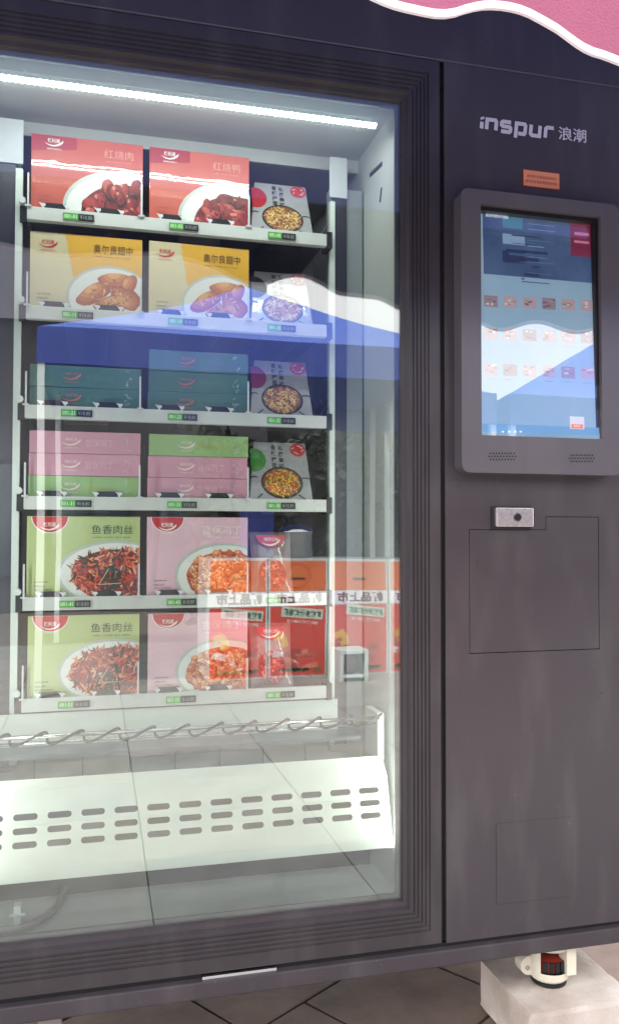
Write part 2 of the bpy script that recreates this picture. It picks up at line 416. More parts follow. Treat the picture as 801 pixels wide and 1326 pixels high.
c = B(); c.prism([sq(SX0-.001, SZ0-.001), sq(SX1+.001, SZ0-.001), sq(SX1+.001, SZ1+.001), sq(SX0-.001, SZ1+.001)], (0, .004, 0)); 
def emi(name, rgb, s=.5, **k): return mat('screen_'+name, rgb, rough=.5, emis=s, **k)
disp = part(c, 'display', mat('screen_base', (150, 176, 190), rough=.5, emis=.38, rgb2=(128, 164, 186), nscale=3))
def spoly(pxs, m_, name, off=.0006, dst=None):
    bb = B(); bb.face([PS(x, y, off) for x, y in pxs]); return part(bb, name, m_, disp)
def srect(x0, y0, x1, y1, off, dst, mi):
    # rectangle in screen axes through pixel corners
    A, Bp = PS(x0, y0, off), PS(x1, y1, off)
    dst.face([sq(A.x, Bp.z, off), sq(Bp.x, Bp.z, off), sq(Bp.x, A.z, off), sq(A.x, A.z, off)], mi)
v = B(); srect(624, 274, 771, 367, .0005, v, 0)
part(v, 'video_panel', emi('video', (52, 76, 112), .40, rgb2=(74, 100, 136), nscale=9), disp)
v = B(); srect(650, 280, 676, 297, .0009, v, 0)
srect(650, 302, 679, 318, .0009, v, 2); srect(650, 324, 679, 342, .0009, v, 1)
for i in range(11): srect(683, 283+i*7, 700+random.uniform(2, 24), 286+i*7, .0009, v, 2 if i % 3 else 3)
for i in range(14): srect(660+random.uniform(-12, 40), 300+i*5, 668+random.uniform(0, 45), 302+i*5, .0010, v, 1 if i % 2 else 3)
part(v, 'advert_picture', [emi('teal', (70, 130, 150), .4), emi('navy', (34, 50, 92), .35), emi('pale', (130, 160, 185), .42), emi('slate', (58, 92, 128), .4)], disp)
v = B(); srect(737, 285, 771, 334, .0009, v, 0); srect(743, 300, 762, 306, .0013, v, 1); srect(743, 311, 762, 316, .0013, v, 1)
part(v, 'red_banner', [emi('red', (120, 34, 66), .42), emi('rose', (190, 120, 150), .45)], disp)
cols = [626+25*i for i in range(6)]
for r_, y0 in enumerate((382, 424, 470)):
    for i, x0 in enumerate(cols):
        yy = y0+i*1.1; v = B()
        srect(x0, yy, x0+18, yy+16, .0009, v, 0 if (i+r_) % 3 else 1)
        for q in range(7):
            xx = x0+random.uniform(1, 12); y2 = yy+random.uniform(1, 12)
            srect(xx, y2, xx+random.uniform(2, 6), y2+random.uniform(1, 3), .0012, v, random.choice((1, 2, 3)))
        srect(x0+3, yy+20, x0+14, yy+21, .0009, v, 2)
        part(v, 'product_picture', [emi('tile', (168, 150, 152), .4), emi('tile_b', (146, 128, 134), .36), emi('tile_c', (110, 96, 108), .3), emi('tile_d', (196, 190, 188), .42)], disp)
v = B(); srect(624, 548, 775, 564, .0009, v, 0)
part(v, 'footer_bar', [emi('footer', (110, 160, 200), .4)], disp)
v = B(); srect(737, 539, 756, 556, .0013, v, 0); srect(739, 549, 754, 555, .0017, v, 1)
put_text(v, '购物车', PS(741, 554).x, PS(741, 553.6).z, PS(741, 553, .0036).y, w=.017, h=.006, mi=0)
part(v, 'cart_button', [emi('cart', (196, 200, 204), .5), emi('cart_o', (214, 112, 60), .55)], disp)
v = B()
for x0 in (649, 657, 665, 672):
    v = B(); srect(x0, 558, x0+3, 560, .0013, v, 0); part(v, 'page_dot', [emi('letters', (210, 220, 230), .6)], disp)
v = B()
put_text(v, '请选择您要购买的商品', PS(628, 280, .002).x, PS(628, 280.5, .002).z, PS(628, 280, .003).y, w=.055, h=.007, mi=0)
part(v, 'screen_lettering', [emi('letters', (210, 220, 230), .6)], disp)
c = B(); c.prism([sq(SX0, SZ0, .004), sq(SX1, SZ0, .004), sq(SX1, SZ1, .004), sq(SX0, SZ1, .004)], (0, .002, 0)); part(c, 'screen_cover', SCREENGLASS)
c = B()
for x0, x1, z0, z1 in ((SX0+.0005, SX0+.004, SZ0, SZ1), (SX1-.009, SX1-.0005, SZ0, SZ1), (SX0+.004, SX1-.009, SZ1-.010, SZ1-.0005)):
    c.box(x0, x1, -.0295, -.012, z0, z1)
part(c, 'display_surround', BLACKP)
for nm, (xa, xb, yy) in enumerate(((632.5, 667, 591), (737, 768, 593.5))):
    c = B(); n = 10
    for r_ in range(3):
        for i in range(n-(r_ % 2 == 0)):
            t = (i+(.5 if r_ % 2 == 0 else 0))/(n-1); q = P(xa+(xb-xa)*t, yy+(r_-1)*4.0, -.0403)
            c.tube([(q.x, -.0405, q.z), (q.x, -.039, q.z)], .0021, 6)
    part(c, 'speaker_grille', BLACK, bez)

# maker's lettering
c = B(); a = P(622, 166, 0); b_ = P(717, 176, 0)
lw = (b_.x-a.x); x0 = a.x; zb = P(622, 166, 0).z-.001; hh = .025; sw = .0088; ys = -.0010
adv = lw/5.02
def G(pts, k, s=.10):
    ribbon(c, [(x0+adv*k+p[0]*adv+s*p[1]*hh, zb+p[1]*hh) for p in pts], sw, ys)
wn = .62
ribbon(c, [(x0+.001, zb+hh*.0), (x0+.001+hh*.06, zb+hh*.62)], sw, ys); ribbon(c, [(x0-.001, zb+hh*.86), (x0+.008, zb+hh*1.06)], sw*.6, ys)
G([(0, 0), (0, .92), (wn*.9, .92), (wn, .8), (wn, 0)], .36)
G([(wn, .92), (.1, .92), (0, .8), (0, .58), (.1, .48), (wn*.9, .48), (wn, .38), (wn, .12), (wn*.9, 0), (0, 0)], 1.34)
G([(0, -.42), (0, .92), (wn*.9, .92), (wn, .8), (wn, .12), (wn*.9, 0), (.16, 0)], 2.34)
G([(0, .98), (0, .12), (.1, 0), (wn, 0), (wn, .98)], 3.34)
G([(0, -.06), (0, .78), (.12, .92), (.55, .92)], 4.36)
p0 = P(722, 181, 0)
part(c, 'maker_lettering', mat('silver_letters', (196, 190, 204), rough=.4)); c = B()
put_text(c, '浪潮', p0.x, p0.z, ys, w=P(758, 180, 0).x-p0.x, h=.032, bold=.012, res=3)
T = B()
for q in c.f: pass
part(c, 'maker_lettering', mat('silver_letters', (196, 190, 204), rough=.4))
# orange notice sticker
a, b_ = P(677, 220, 0), P(723, 243.5, 0)
z1 = P(677, 220, 0).z; z0 = P(677, 240, 0).z
c = B(); c.box(a.x-.002, b_.x+.002, -.0008, .0005, z0-.002, z1+.002, 1); c.box(a.x, b_.x, -.0014, -.0006, z0, z1, 0)
put_text(c, '请在屏幕上选择商品后扫码支付', a.x+.008, z0+.019, -.0017, w=(b_.x-a.x)-.016, h=.0075, mi=1)
put_text(c, '服务热线 取货请按提示操作', a.x+.004, z0+.007, -.0017, w=(b_.x-a.x)-.008, h=.0075, mi=1)
part(c, 'notice_sticker', [mat('sticker_orange', (214, 140, 104), rough=.4), mat('sticker_red', (150, 50, 46), rough=.4)])

# casters
def caster(cx, cy, ztop, zbot):
    rt = bpy.data.objects.new('levelling_caster', None)
    cr = mat('cream_cast', (222, 216, 198), rough=.4, noise=.12, nscale=20)
    c = B(); n = 28; h0 = zbot+.012; h1 = ztop-.004
    def outl(s): 
        o = []
        for k in range(n):
            t = 2*pi*k/n; r = .046*s
            x = r*cos(t); y = r*sin(t)
            o.append((cx+x, cy+y))
        return o
    # cup with a front window
    lv = [(h0, .86), (h0+.006, .97), (h0+.022, 1.0), (h0+.0225, 1.0), (h1-.012, 1.0), (h1-.006, .98), (h1, .9)]
    rings = []
    for z, s_ in lv:
        rings.append(len(c.v)); c.v += [(x, y, z) for x, y in outl(s_)]
    for q in range(len(lv)-1):
        for k in range(n):
            t = 2*pi*(k+.5)/n; 
            if q in (3,) and -2.45 < (t if t < pi else t-2*pi) < -1.05: continue
            k2 = (k+1) % n; c.f.append((rings[q]+k, rings[q]+k2, rings[q+1]+k2, rings[q+1]+k)); c.m.append(0)
    c.f.append(tuple(rings[-1]+k for k in range(n))); c.m.append(0)
    c.f.append(tuple(rings[0]+k for k in range(n))[::-1]); c.m.append(0)
    c.box(cx+.020, cx+.044, cy-.046, cy-.01, h0+.018, h1-.003)       # rib right of the window
    body = part(c, 'caster_housing', cr, bevel=.001)
    c = B(); c.tube([(cx, cy, h1), (cx, cy, ztop+.001)], .02, 16); part(c, 'stem', cr, body)
    c = B(); c.tube([(cx-.050, cy-.004, h0+.030), (cx-.050, cy+.026, h0+.030)], .022, 18); c.box(cx-.054, cx-.02, cy-.002, cy+.024, h0+.015, h0+.05); part(c, 'wheel_fork', cr, body, bevel=.0015)
    c = B(); c.tube([(cx-.056, cy-.0065, h0+.026), (cx-.056, cy-.004, h0+.026)], .0055, 10); c.box(cx-.060, cx-.052, cy-.0075, cy-.006, h0+.0253, h0+.0267); part(c, 'axle_bolt', STEEL, body)
    c = B()
    for k in range(18):
        t = 2*pi*k/18; c.box(-.0055, .0055, .0365, .0405, h0+.0215, h0+.047)
        c.m[-6:] = [1]*6
        for q in range(8):
            x, y, z = c.v[-8+q]; c.v[-8+q] = (cx+x*cos(t)-y*sin(t), cy+x*sin(t)+y*cos(t), z)
    c.lathe((cx, cy, 0), [(.0, h0+.022), (.037, h0+.022), (.037, h0+.0465), (0, h0+.0465)], 24)
    part(c, 'adjuster_wheel', mat('caster_red', (170, 52, 42), rough=.4, nscale=38, rgb2=(34, 22, 22)) if False else [mat('caster_red_plain', (176, 56, 44), rough=.4), BLACKP], body)
    c = B(); c.lathe((cx, cy, zbot), [(0, 0), (.035, 0), (.040, .003), (.040, .010), (.032, .013), (0, .013)], 28); part(c, 'rubber_foot', BLACK, body)
    bpy.data.objects.remove(rt)
BT = .105
q = PZ(716, 1283, BT)
caster(q.x+.012, q.y+.042, ZB, BT)
caster(q.x, .76, ZB, BT)
# plain leg under the other end
lx = PZ(96, 1320, .17)
for yy in (.06, .76):
    c = B(); c.box(-.10, -.055, yy-.02, yy+.02, .0105, ZB); c.box(-.12, -.035, yy-.04, yy+.04, .001, .0105); part(c, 'leg', mat('grey_leg', (150, 140, 138), rough=.5, noise=.2), bevel=.002)
for yy in (.76,):
    pass

# interior fittings ------------------------------------------------------
# LED strip
LA, LB = P(-20, 99.4, .075), P(485, 163, .075); lz = (LA.z+LB.z)/2
c = B(); c.box(GX0+.02, LB.x+.004, .069, .076, lz+.004, 2.1); part(c, 'lamp_rail', LEDH)
c = B(); c.box(GX0+.02, LB.x, .066, .078, lz-.004, lz+.004, 0)
x = GX0+.024
while x < LB.x-.004:
    c.box(x, x+.0066, .0640, .0660, lz-.0030, lz+.0026, 1); c.box(x, x+.0066, .067, .074, lz-.0052, lz-.004, 1); x += .0120
part(c, 'led_strip', [mat('led_diffuser', (200, 225, 218), emis=.9), LED])
c = B(); c.tube([(GX0+.02, .045, 2.062), (GX1-.06, .045, 2.062)], .0012, 6)
for px in (33, 254): x_ = P(px, 100, .045).x; c.box(x_-.004, x_+.004, .041, .047, 2.059, 2.066)
part(c, 'sensor_wire', mat('pale_wire', (220, 225, 222), rough=.4))
al = bpy.data.lights.new('led_light', 'AREA'); al.shape = 'RECTANGLE'; al.size = LB.x-GX0-.04; al.size_y = .005; al.energy = 1.15; al.color = (.95, 1, .98)
ao = bpy.data.objects.new('led_light', al); COL.objects.link(ao); ao.location = ((LB.x+GX0)/2, .0775, lz-.0055)
ao.rotation_euler = (RAD(12), 0, 0)
al2 = al.copy(); al2.energy = .5; ao2 = bpy.data.objects.new('led_light', al2); COL.objects.link(ao2); ao2.location = (ao.location.x, .085, lz); ao2.rotation_euler = (RAD(88), 0, 0)

def PXW(px, py, x):
    d = ray(px, py); return CAM+d*((x-CAM.x)/d.x)
for (pa, pb, w_) in (((479, 227), (494.5, 212), .010), ((492, 262), (494, 243), .007), ((459, 430), (459, 330), .003)):
    a, b_ = PXW(*pa, GX1+.003), PXW(*pb, GX1+.003); d_ = (b_-a).normalized(); n2 = Vector((0, -d_.z, d_.y))*w_/2
    c = B(); c.prism([a+n2, b_+n2, b_-n2, a-n2], (-.0015, 0, 0)); part(c, 'wall_slot', BLACKP)
# unseen upright fill lamps, added behind the door frame to brighten the lower trays
for sx_, xl_ in ((1, GX0+.006), (-1, GX1-.004)):
    c = B(); c.box(xl_-.003, xl_+.003, .036, .046, .42, 1.45, 0); part(c, 'side_fill', LEDH)
    sa = bpy.data.lights.new('side_fill_light', 'AREA'); sa.shape = 'RECTANGLE'; sa.size = .006; sa.size_y = 1.0; sa.energy = .7; sa.color = (.98, 1, .97)
    sb2 = bpy.data.objects.new('side_fill_light', sa); COL.objects.link(sb2); sb2.location = (xl_+sx_*.004, .048, .93)
    sb2.rotation_euler = Vector((-sx_*.75, -.66, 0)).to_track_quat('Z', 'Y').to_euler()
# guide posts either side of the trays
SH = P(423, 310, .25).x
def post(xa, xb, sgn, zlist):
    c = B(); c.box(min(xa, xb), max(xa, xb), .285, .32, .60, 2.0); p = part(c, 'guide_post', mat('post_grey', (146, 152, 156), rough=.45, noise=.1), bevel=.001)
    w_ = abs(xb-xa); s = 1 if sgn > 0 else -1; x0 = xa
    c = B(); zt = P(440, 258, .28).z
    X = lambda u0, u1: (x0+s*w_*u0, x0+s*w_*u1)
    a, b2 = sorted(X(.10, .48)); c.box(a, b2, .276, .2848, .62, zt); part(c, 'slot_channel', mat('slot_dark', (40, 40, 56), rough=.4), p)
    a, b2 = sorted(X(-.06, .48)); c = B(); c.box(a, b2, .272, .2758, zt, P(440, 206, .28).z); part(c, 'end_bracket', mat('bracket_white', (196, 200, 204), rough=.45), p, bevel=.001)
    a, b2 = sorted(X(-.06, .09)); c = B(); c.box(a, b2, .268, .2848, .62, zt-.012); part(c, 'rail_edge', WHITE, p)
pr0, pr1 = P(428, 300, .28).x, GX1-.001
post(pr0, pr1, 1, [])
post(P(26, 300, .28).x, GX0+.002, -1, [])

# trays
SZ = [1.869, 1.645, 1.4215, 1.2175, .992, .768]
SX_L = P(35, 284, .25).x
colx = [(-.1475, .1045), (.1165, .3565), (.3665, .5105)]
divx = [P(36, 250, .25).x+.0015, P(183.5, 260, .25).x, P(322, 280, .25).x]
codes = [['001-01', '001-03', '001-05'], ['001-11', '001-13', '001-15'], ['001-21', '001-23', '001-25'], ['001-31', '001-33', '001-35'], ['001-41', '001-43', '001-45'], ['001-51', '001-53', '001-55']]
tagpx = [102, 237, 365]
tagx = [P(102, 288, .248).x, P(238, 296, .248).x, P(365, 308, .248).x]
TAGM = [mat('tag_green', (78, 150, 60), rough=.4, emis=.12), mat('tag_black', (26, 28, 30), rough=.3), mat('tag_light', (190, 225, 180), rough=.5, emis=.2), mat('tag_grey', (150, 155, 150), rough=.5)]
tray_dark = mat('tray_dark', (46, 44, 52), rough=.45, noise=.2)
for r_, z in enumerate(SZ):
    c = B(); c.box(SX_L, SH, .25, .262, z-.030, z); c.box(SX_L, SH, .262, .268, z-.030, z-.024)
    s = part(c, 'shelf', mat('shelf_rail', (206, 208, 204), rough=.38, noise=.08, nscale=6), bevel=.0012)
    c = B(); c.box(SX_L+.004, SH-.004, .2625, .76, z-.022, z-.004); part(c, 'tray', tray_dark, s)
    c = B(); c.box(SH, SH+.014, .249, .30, z-.034, z+.006); part(c, 'end_bracket', BLACKP, s, bevel=.001); c = B(); c.box(SX_L-.016, SX_L, .262, .30, z-.034, z+.004); part(c, 'end_bracket', BLACKP, s, bevel=.001)
    c = B(); c.tube([(SX_L-.010, .262, z+.012), (SX_L-.010, .248, z+.012)], .0075, 10); part(c, 'roller', WHITE, s)
    zz = z-.024
    for i in range(3):
        c = B(); cx_ = (colx[i][0]+colx[i][1])/2; c.box(cx_-.05, cx_+.05, .29, .70, zz-.012, zz+.0015)
        part(c, 'tray_channel', BLACKP, s)
    for d in divx+([SH-.03] if False else []):
        c = B(); c.box(d-.002, d+.002, .246, .250, z-.004, z+.074); c.box(d-.002, d+.002, .252, .70, z, z+.006); c.box(d-.007, d+.007, .2445, .2505, z-.002, z+.0015)
        part(c, 'divider', mat('divider_white', (206, 206, 212), rough=.4), s)
    for i in range(3):
        if i < 2:
            w_ = colx[i][1]-colx[i][0]
            for u_ in (.20, .68):
                xx = colx[i][0]+w_*u_
                c = B(); c.box(xx-.020, xx+.026, .253, .262, z+.0005, z+.0125, 0)
                for e in (xx-.026, xx+.026):
                    c.box(e-.001, e+.009, .2515, .256, z+.0045, z+.010, 1); c.box(e+.0015, e+.0055, .2513, .256, z+.0005, z+.0045, 1); c.prism([Vector((e-.006, .2518, z+.012)), Vector((e+.001, .2518, z+.0045)), Vector((e+.004, .2518, z+.009))], (0, .003, 0), 1)
                part(c, 'pusher_clip', [BLACKP, mat('clip_white', (220, 222, 224), rough=.35)], s)
        tx = tagx[i]; c = B()
        c.box(tx-.034, tx-.0005, .2462, .250, z-.0235, z-.0085, 0); c.box(tx-.0005, tx+.034, .2462, .250, z-.0235, z-.0085, 1)
        put_text(c, codes[r_][i], tx-.031, z-.0205, .2459, w=.027, h=.0088, mi=2, bold=.01)
        put_text(c, '¥18.80', tx+.003, z-.0205, .2459, w=.027, h=.0088, mi=3)
        part(c, 'price_tag', TAGM, s)
# bent wire at the right of the upper trays
for z in (SZ[0], SZ[2]):
    c = B(); pts = [(SH-.012+.010*sin(t*pi), .262, z+.004+.036*t) for t in [i/8 for i in range(9)]]
    c.tube(pts, .0018, 6); part(c, 'stop_wire', BLACKP)

# lift basket, wire spring and perforated air panel
zt = SZ[5]-.030
lft = GX0+.001; rgt = GX1+.001
sb = mat('basket_sheet', (200, 208, 200), rough=.35, noise=.06, nscale=4)
z2 = P(200, 966, .20).z
c = B(); c.box(lft, SH+.03, .256, .262, z2+.002, zt-.004); part(c, 'lift_back_sheet', sb)
c = B(); c.box(lft, SH+.06, .17, .262, z2-.006, z2+.002); part(c, 'lift_shelf_edge', mat('edge_grey', (96, 100, 104), rough=.4))
c = B()
for i in range(9):
    xx = lft+.04+i*.105
    if xx < SH: c.box(xx, xx+.0025, .2925, .295, .36, z2-.006)
c.box(lft, SH+.06, .2925, .296, .55, .553)
c.box(lft, rgt, .296, .30, .35, z2-.006, 1); part(c, 'duct_sheet', [mat('duct_line', (120, 126, 124), rough=.5), sb])
rz = (P(0, 962, .10).z+P(490, 929, .10).z)/2
c = B(); c.tube([(lft, .10, rz+.004), (GX1-.022, .10, rz+.004)], .0042, 10); c.tube([(lft, .112, rz-.012), (GX1-.022, .112, rz-.012)], .003, 8)
rod = part(c, 'lift_rod', STEEL, smooth=True)
pts = []; n = 0; x = lft
while x < GX1-.025:
    t = (x-lft)/.073*2*pi; pts.append((x+.012*sin(t), .103-.012*cos(t), rz-.001+.012*sin(t))); x += .073/20
c = B(); c.tube(pts, .0029, 6); part(c, 'spiral_cable', mat('cable_black', (34, 34, 34), rough=.4), rod, smooth=True)
c = B(); c.box(GX1-.022, GX1-.006, .11, .20, rz-.095, rz+.012); part(c, 'lift_end_bracket', sb, bevel=.002)
# perforated panel, leaning back
pb0, pt0 = .445, .632; yb, yt = .052, .105
def PP(px, py, off=0):
    n_ = Vector((0, -(pt0-pb0), (yt-yb))).normalized(); q = Vector((0, yb, pb0)); d = ray(px, py); return CAM+d*((q-CAM).dot(n_)/d.dot(n_))
L = math.hypot(pt0-pb0, yt-yb)
def vv(p): return (p.z-pb0)/(pt0-pb0)*L
PRX = PP(484, 985).x+.012
xs0, xs1 = PP(33.2, 1060).x, PP(477, 1021.5).x; pitch = (xs1-xs0)/11
rows_ = [(vv(PP(33.2, y0))+vv(PP(477, y1)))/2 for y0, y1 in ((1060, 1021.8), (1078.5, 1038), (1097, 1054))]
holes = []
for i in range(-3, 12):
    for v_ in rows_:
        cx_ = xs0+pitch*i; 
        if cx_-.026 < lft+.004: continue
        holes.append(rrect(cx_-.0235, cx_+.0235, v_-.0062, v_+.0062, .006, 4))
o_ = [(lft+.001, 0), (GX1-.006, 0), (GX1-.006, L-.045), (PRX+.008, L-.006), (PRX-.004, L), (lft+.001, L)]
sh = curve_sheet(o_, holes, .0016)
e = Vector((0, yt-yb, pt0-pb0)).normalized(); n_ = Vector((0, -e.z, e.y))
T = Matrix(((1, 0, n_.x, 0), (0, e.y, n_.y, yb), (0, e.z, n_.z, pb0), (0, 0, 0, 1)))
c = B(); c.add(sh, T); part(c, 'air_panel', mat('air_panel_white', (232, 238, 228), rough=.42, noise=.04, nscale=3))
c = B(); c.box(lft, GX1-.004, .22, .225, .345, .60); part(c, 'sump_wall', mat('sump_grey', (58, 60, 64), rough=.5, noise=.15))
for px, py in ((497, 1008), (498, 1060)):
    q = PP(px, py); c = B(); c.tube([(q.x, q.y-.001, q.z), (q.x, q.y-.003, q.z)], .0035, 10); part(c, 'screw', STEEL)
# drain hose on the cabinet floor
c = B(); pts = []
for t in [i/16 for i in range(17)]:
    px = 20+64*sin(t*2.4)**1.0 if False else None
ctrl = [(22, 1203), (40, 1198), (58, 1188), (74, 1174), (82, 1160), (84, 1148), (78, 1136)]
for a_, b2 in ctrl:
    q = PZ(a_, b2, .356); pts.append(q)
c.tube([(pts[0].x-.12, pts[0].y-.0, .356)]+pts, .0075, 10)
part(c, 'drain_hose', mat('hose_grey', (112, 112, 118), rough=.35), smooth=True)
q = PZ(22, 1192, .356)
c = B(); c.box(q.x-.006, q.x+.008, q.y-.004, q.y+.02, .3455, .385); c.box(q.x-.014, q.x+.016, q.y-.006, q.y-.001, .365, .371); part(c, 'cable_clip', WHITE, bevel=.001)

# ================================================================== PRODUCTS
def shreds(dst, cx, cz, rx, rz_, n, pal, y0, ln, wd, clip, curl=.6, lay=5):
    """printed picture of food: many small overlapping irregular flakes inside an ellipse, cut at the carton edge"""
    x0, x1, z0, z1 = clip
    for i in range(n):
        r = math.sqrt(random.random()); t = random.uniform(0, 2*pi)
        x = cx+rx*r*cos(t); z = cz+rz_*r*sin(t)
        l = ln*random.uniform(.5, 1.3); w_ = wd*random.uniform(.6, 1.4); a = random.uniform(0, pi)
        k = random.uniform(-curl, curl)
        pl = []
        for u_, v_ in ((-1, -.3), (-.4, -1), (.5, -.8), (1, .1), (.4, .9), (-.5, .8)):
            u2 = u_*l/2; v2 = v_*w_/2+k*l*.5*(u_*u_-.4)
            xx = x+u2*cos(a)-v2*sin(a); zz = z+u2*sin(a)+v2*cos(a)
            pl.append((min(max(xx, x0), x1), y0-(i/n)*.0007, min(max(zz, z0), z1)))
        ex = pl[3][0]-pl[0][0]; 
        if max(p[0] for p in pl)-min(p[0] for p in pl) < 1e-4 or max(p[2] for p in pl)-min(p[2] for p in pl) < 1e-4: continue
        dst.face(pl, random.randrange(len(pal)) if not callable(pal) else pal(x, z, i/n))
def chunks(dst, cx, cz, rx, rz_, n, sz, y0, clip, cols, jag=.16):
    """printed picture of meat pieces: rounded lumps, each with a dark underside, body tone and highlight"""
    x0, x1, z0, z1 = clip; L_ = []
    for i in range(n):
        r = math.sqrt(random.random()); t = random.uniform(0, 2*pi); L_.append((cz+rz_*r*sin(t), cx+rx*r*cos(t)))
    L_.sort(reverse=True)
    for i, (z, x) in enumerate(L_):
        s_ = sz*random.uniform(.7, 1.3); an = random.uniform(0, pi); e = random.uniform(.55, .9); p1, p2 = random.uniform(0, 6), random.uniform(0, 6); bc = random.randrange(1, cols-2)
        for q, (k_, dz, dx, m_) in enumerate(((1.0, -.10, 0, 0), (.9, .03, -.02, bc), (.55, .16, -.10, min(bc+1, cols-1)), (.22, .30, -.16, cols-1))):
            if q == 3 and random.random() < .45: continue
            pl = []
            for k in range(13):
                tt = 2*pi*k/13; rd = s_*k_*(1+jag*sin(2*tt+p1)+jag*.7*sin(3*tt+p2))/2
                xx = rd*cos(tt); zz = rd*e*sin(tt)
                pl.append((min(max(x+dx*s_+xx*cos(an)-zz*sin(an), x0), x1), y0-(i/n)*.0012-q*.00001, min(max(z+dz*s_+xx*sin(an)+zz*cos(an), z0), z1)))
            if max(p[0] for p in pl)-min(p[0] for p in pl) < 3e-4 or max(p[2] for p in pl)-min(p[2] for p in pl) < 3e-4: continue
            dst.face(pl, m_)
def ell(dst, cx, cz, rx, rz_, y, clip, mi=0, n=40, flat=0):
    x0, x1, z0, z1 = clip; pl = []
    for k in range(n):
        t = 2*pi*k/n; pl.append((min(max(cx+rx*cos(t), x0), x1), y, min(max(cz+rz_*sin(t), z0), z1)))
    dst.face(pl, mi)

PALS = {
 'pork': [mat('food_p%d' % i, c_, rough=.4) for i, c_ in enumerate(((52, 12, 20), (104, 22, 30), (122, 30, 36), (146, 42, 46), (164, 58, 56), (186, 84, 76), (208, 130, 120)))],
 'wing': [mat('food_w%d' % i, c_, rough=.4) for i, c_ in enumerate(((206, 130, 66), (188, 104, 50), (224, 160, 92), (168, 84, 40), (236, 184, 120)))],
 'fish': [mat('food_f%d' % i, c_, rough=.4) for i, c_ in enumerate(((150, 40, 34), (196, 60, 36), (110, 30, 30), (222, 120, 80), (226, 170, 140), (52, 54, 40), (206, 84, 40), (170, 60, 60)))],
 'chicken': [mat('food_c%d' % i, c_, rough=.4) for i, c_ in enumerate(((120, 52, 30), (176, 74, 40), (198, 92, 50), (214, 118, 66), (224, 146, 92), (232, 170, 120), (242, 206, 160)))],
 'noodle': [mat('food_n%d' % i, c_, rough=.4) for i, c_ in enumerate(((206, 160, 90), (226, 190, 120), (180, 110, 60), (150, 60, 40), (236, 210, 150), (120, 70, 50)))],
 'hotnoodle': [mat('food_h%d' % i, c_, rough=.4) for i, c_ in enumerate(((214, 60, 36), (226, 110, 50), (240, 190, 60), (160, 40, 30), (236, 206, 120), (90, 120, 50)))],
}
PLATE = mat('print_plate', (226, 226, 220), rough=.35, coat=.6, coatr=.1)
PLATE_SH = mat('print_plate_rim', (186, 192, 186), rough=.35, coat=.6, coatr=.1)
LOGO_R = mat('print_logo_red', (196, 28, 38), rough=.35, coat=.5)
LOGO_W = mat('print_logo_white', (240, 232, 226), rough=.35)
INK = mat('print_ink', (40, 52, 34), rough=.5)

def chili(dst, x, z, s, y, mi):
    pts = [(x-s, z+.06*s), (x-.6*s, z-.18*s), (x-.1*s, z-.28*s), (x+.45*s, z-.14*s), (x+.8*s, z+.12*s), (x+.95*s, z+.30*s)]
    wd_ = (.02, .10, .15, .20, .26, .22)
    for i in range(5):
        (xa, za), (xb, zb_) = pts[i], pts[i+1]; a_, b2 = wd_[i]*s/2, wd_[i+1]*s/2
        dst.face([(xa, y, za+a_), (xa, y, za-a_), (xb, y, zb_-b2), (xb, y, zb_+b2)], mi)

DESIGN = {}
def carton_mats(kind):
    base = {'red': ((186, 74, 56), (196, 88, 64)), 'redpork': ((180, 66, 54), (192, 82, 60)), 'yellow': ((208, 196, 158), (214, 200, 160)), 'green': ((176, 192, 122), (188, 200, 138)),
            'pink': ((222, 176, 190), (232, 192, 204)), 'jade': ((66, 116, 100), (78, 128, 108))}[kind]
    return mat('carton_'+kind, base[0], rough=.4, coat=1, coatr=.015, rgb2=base[1], nscale=4, bump=.22, bscale=9)

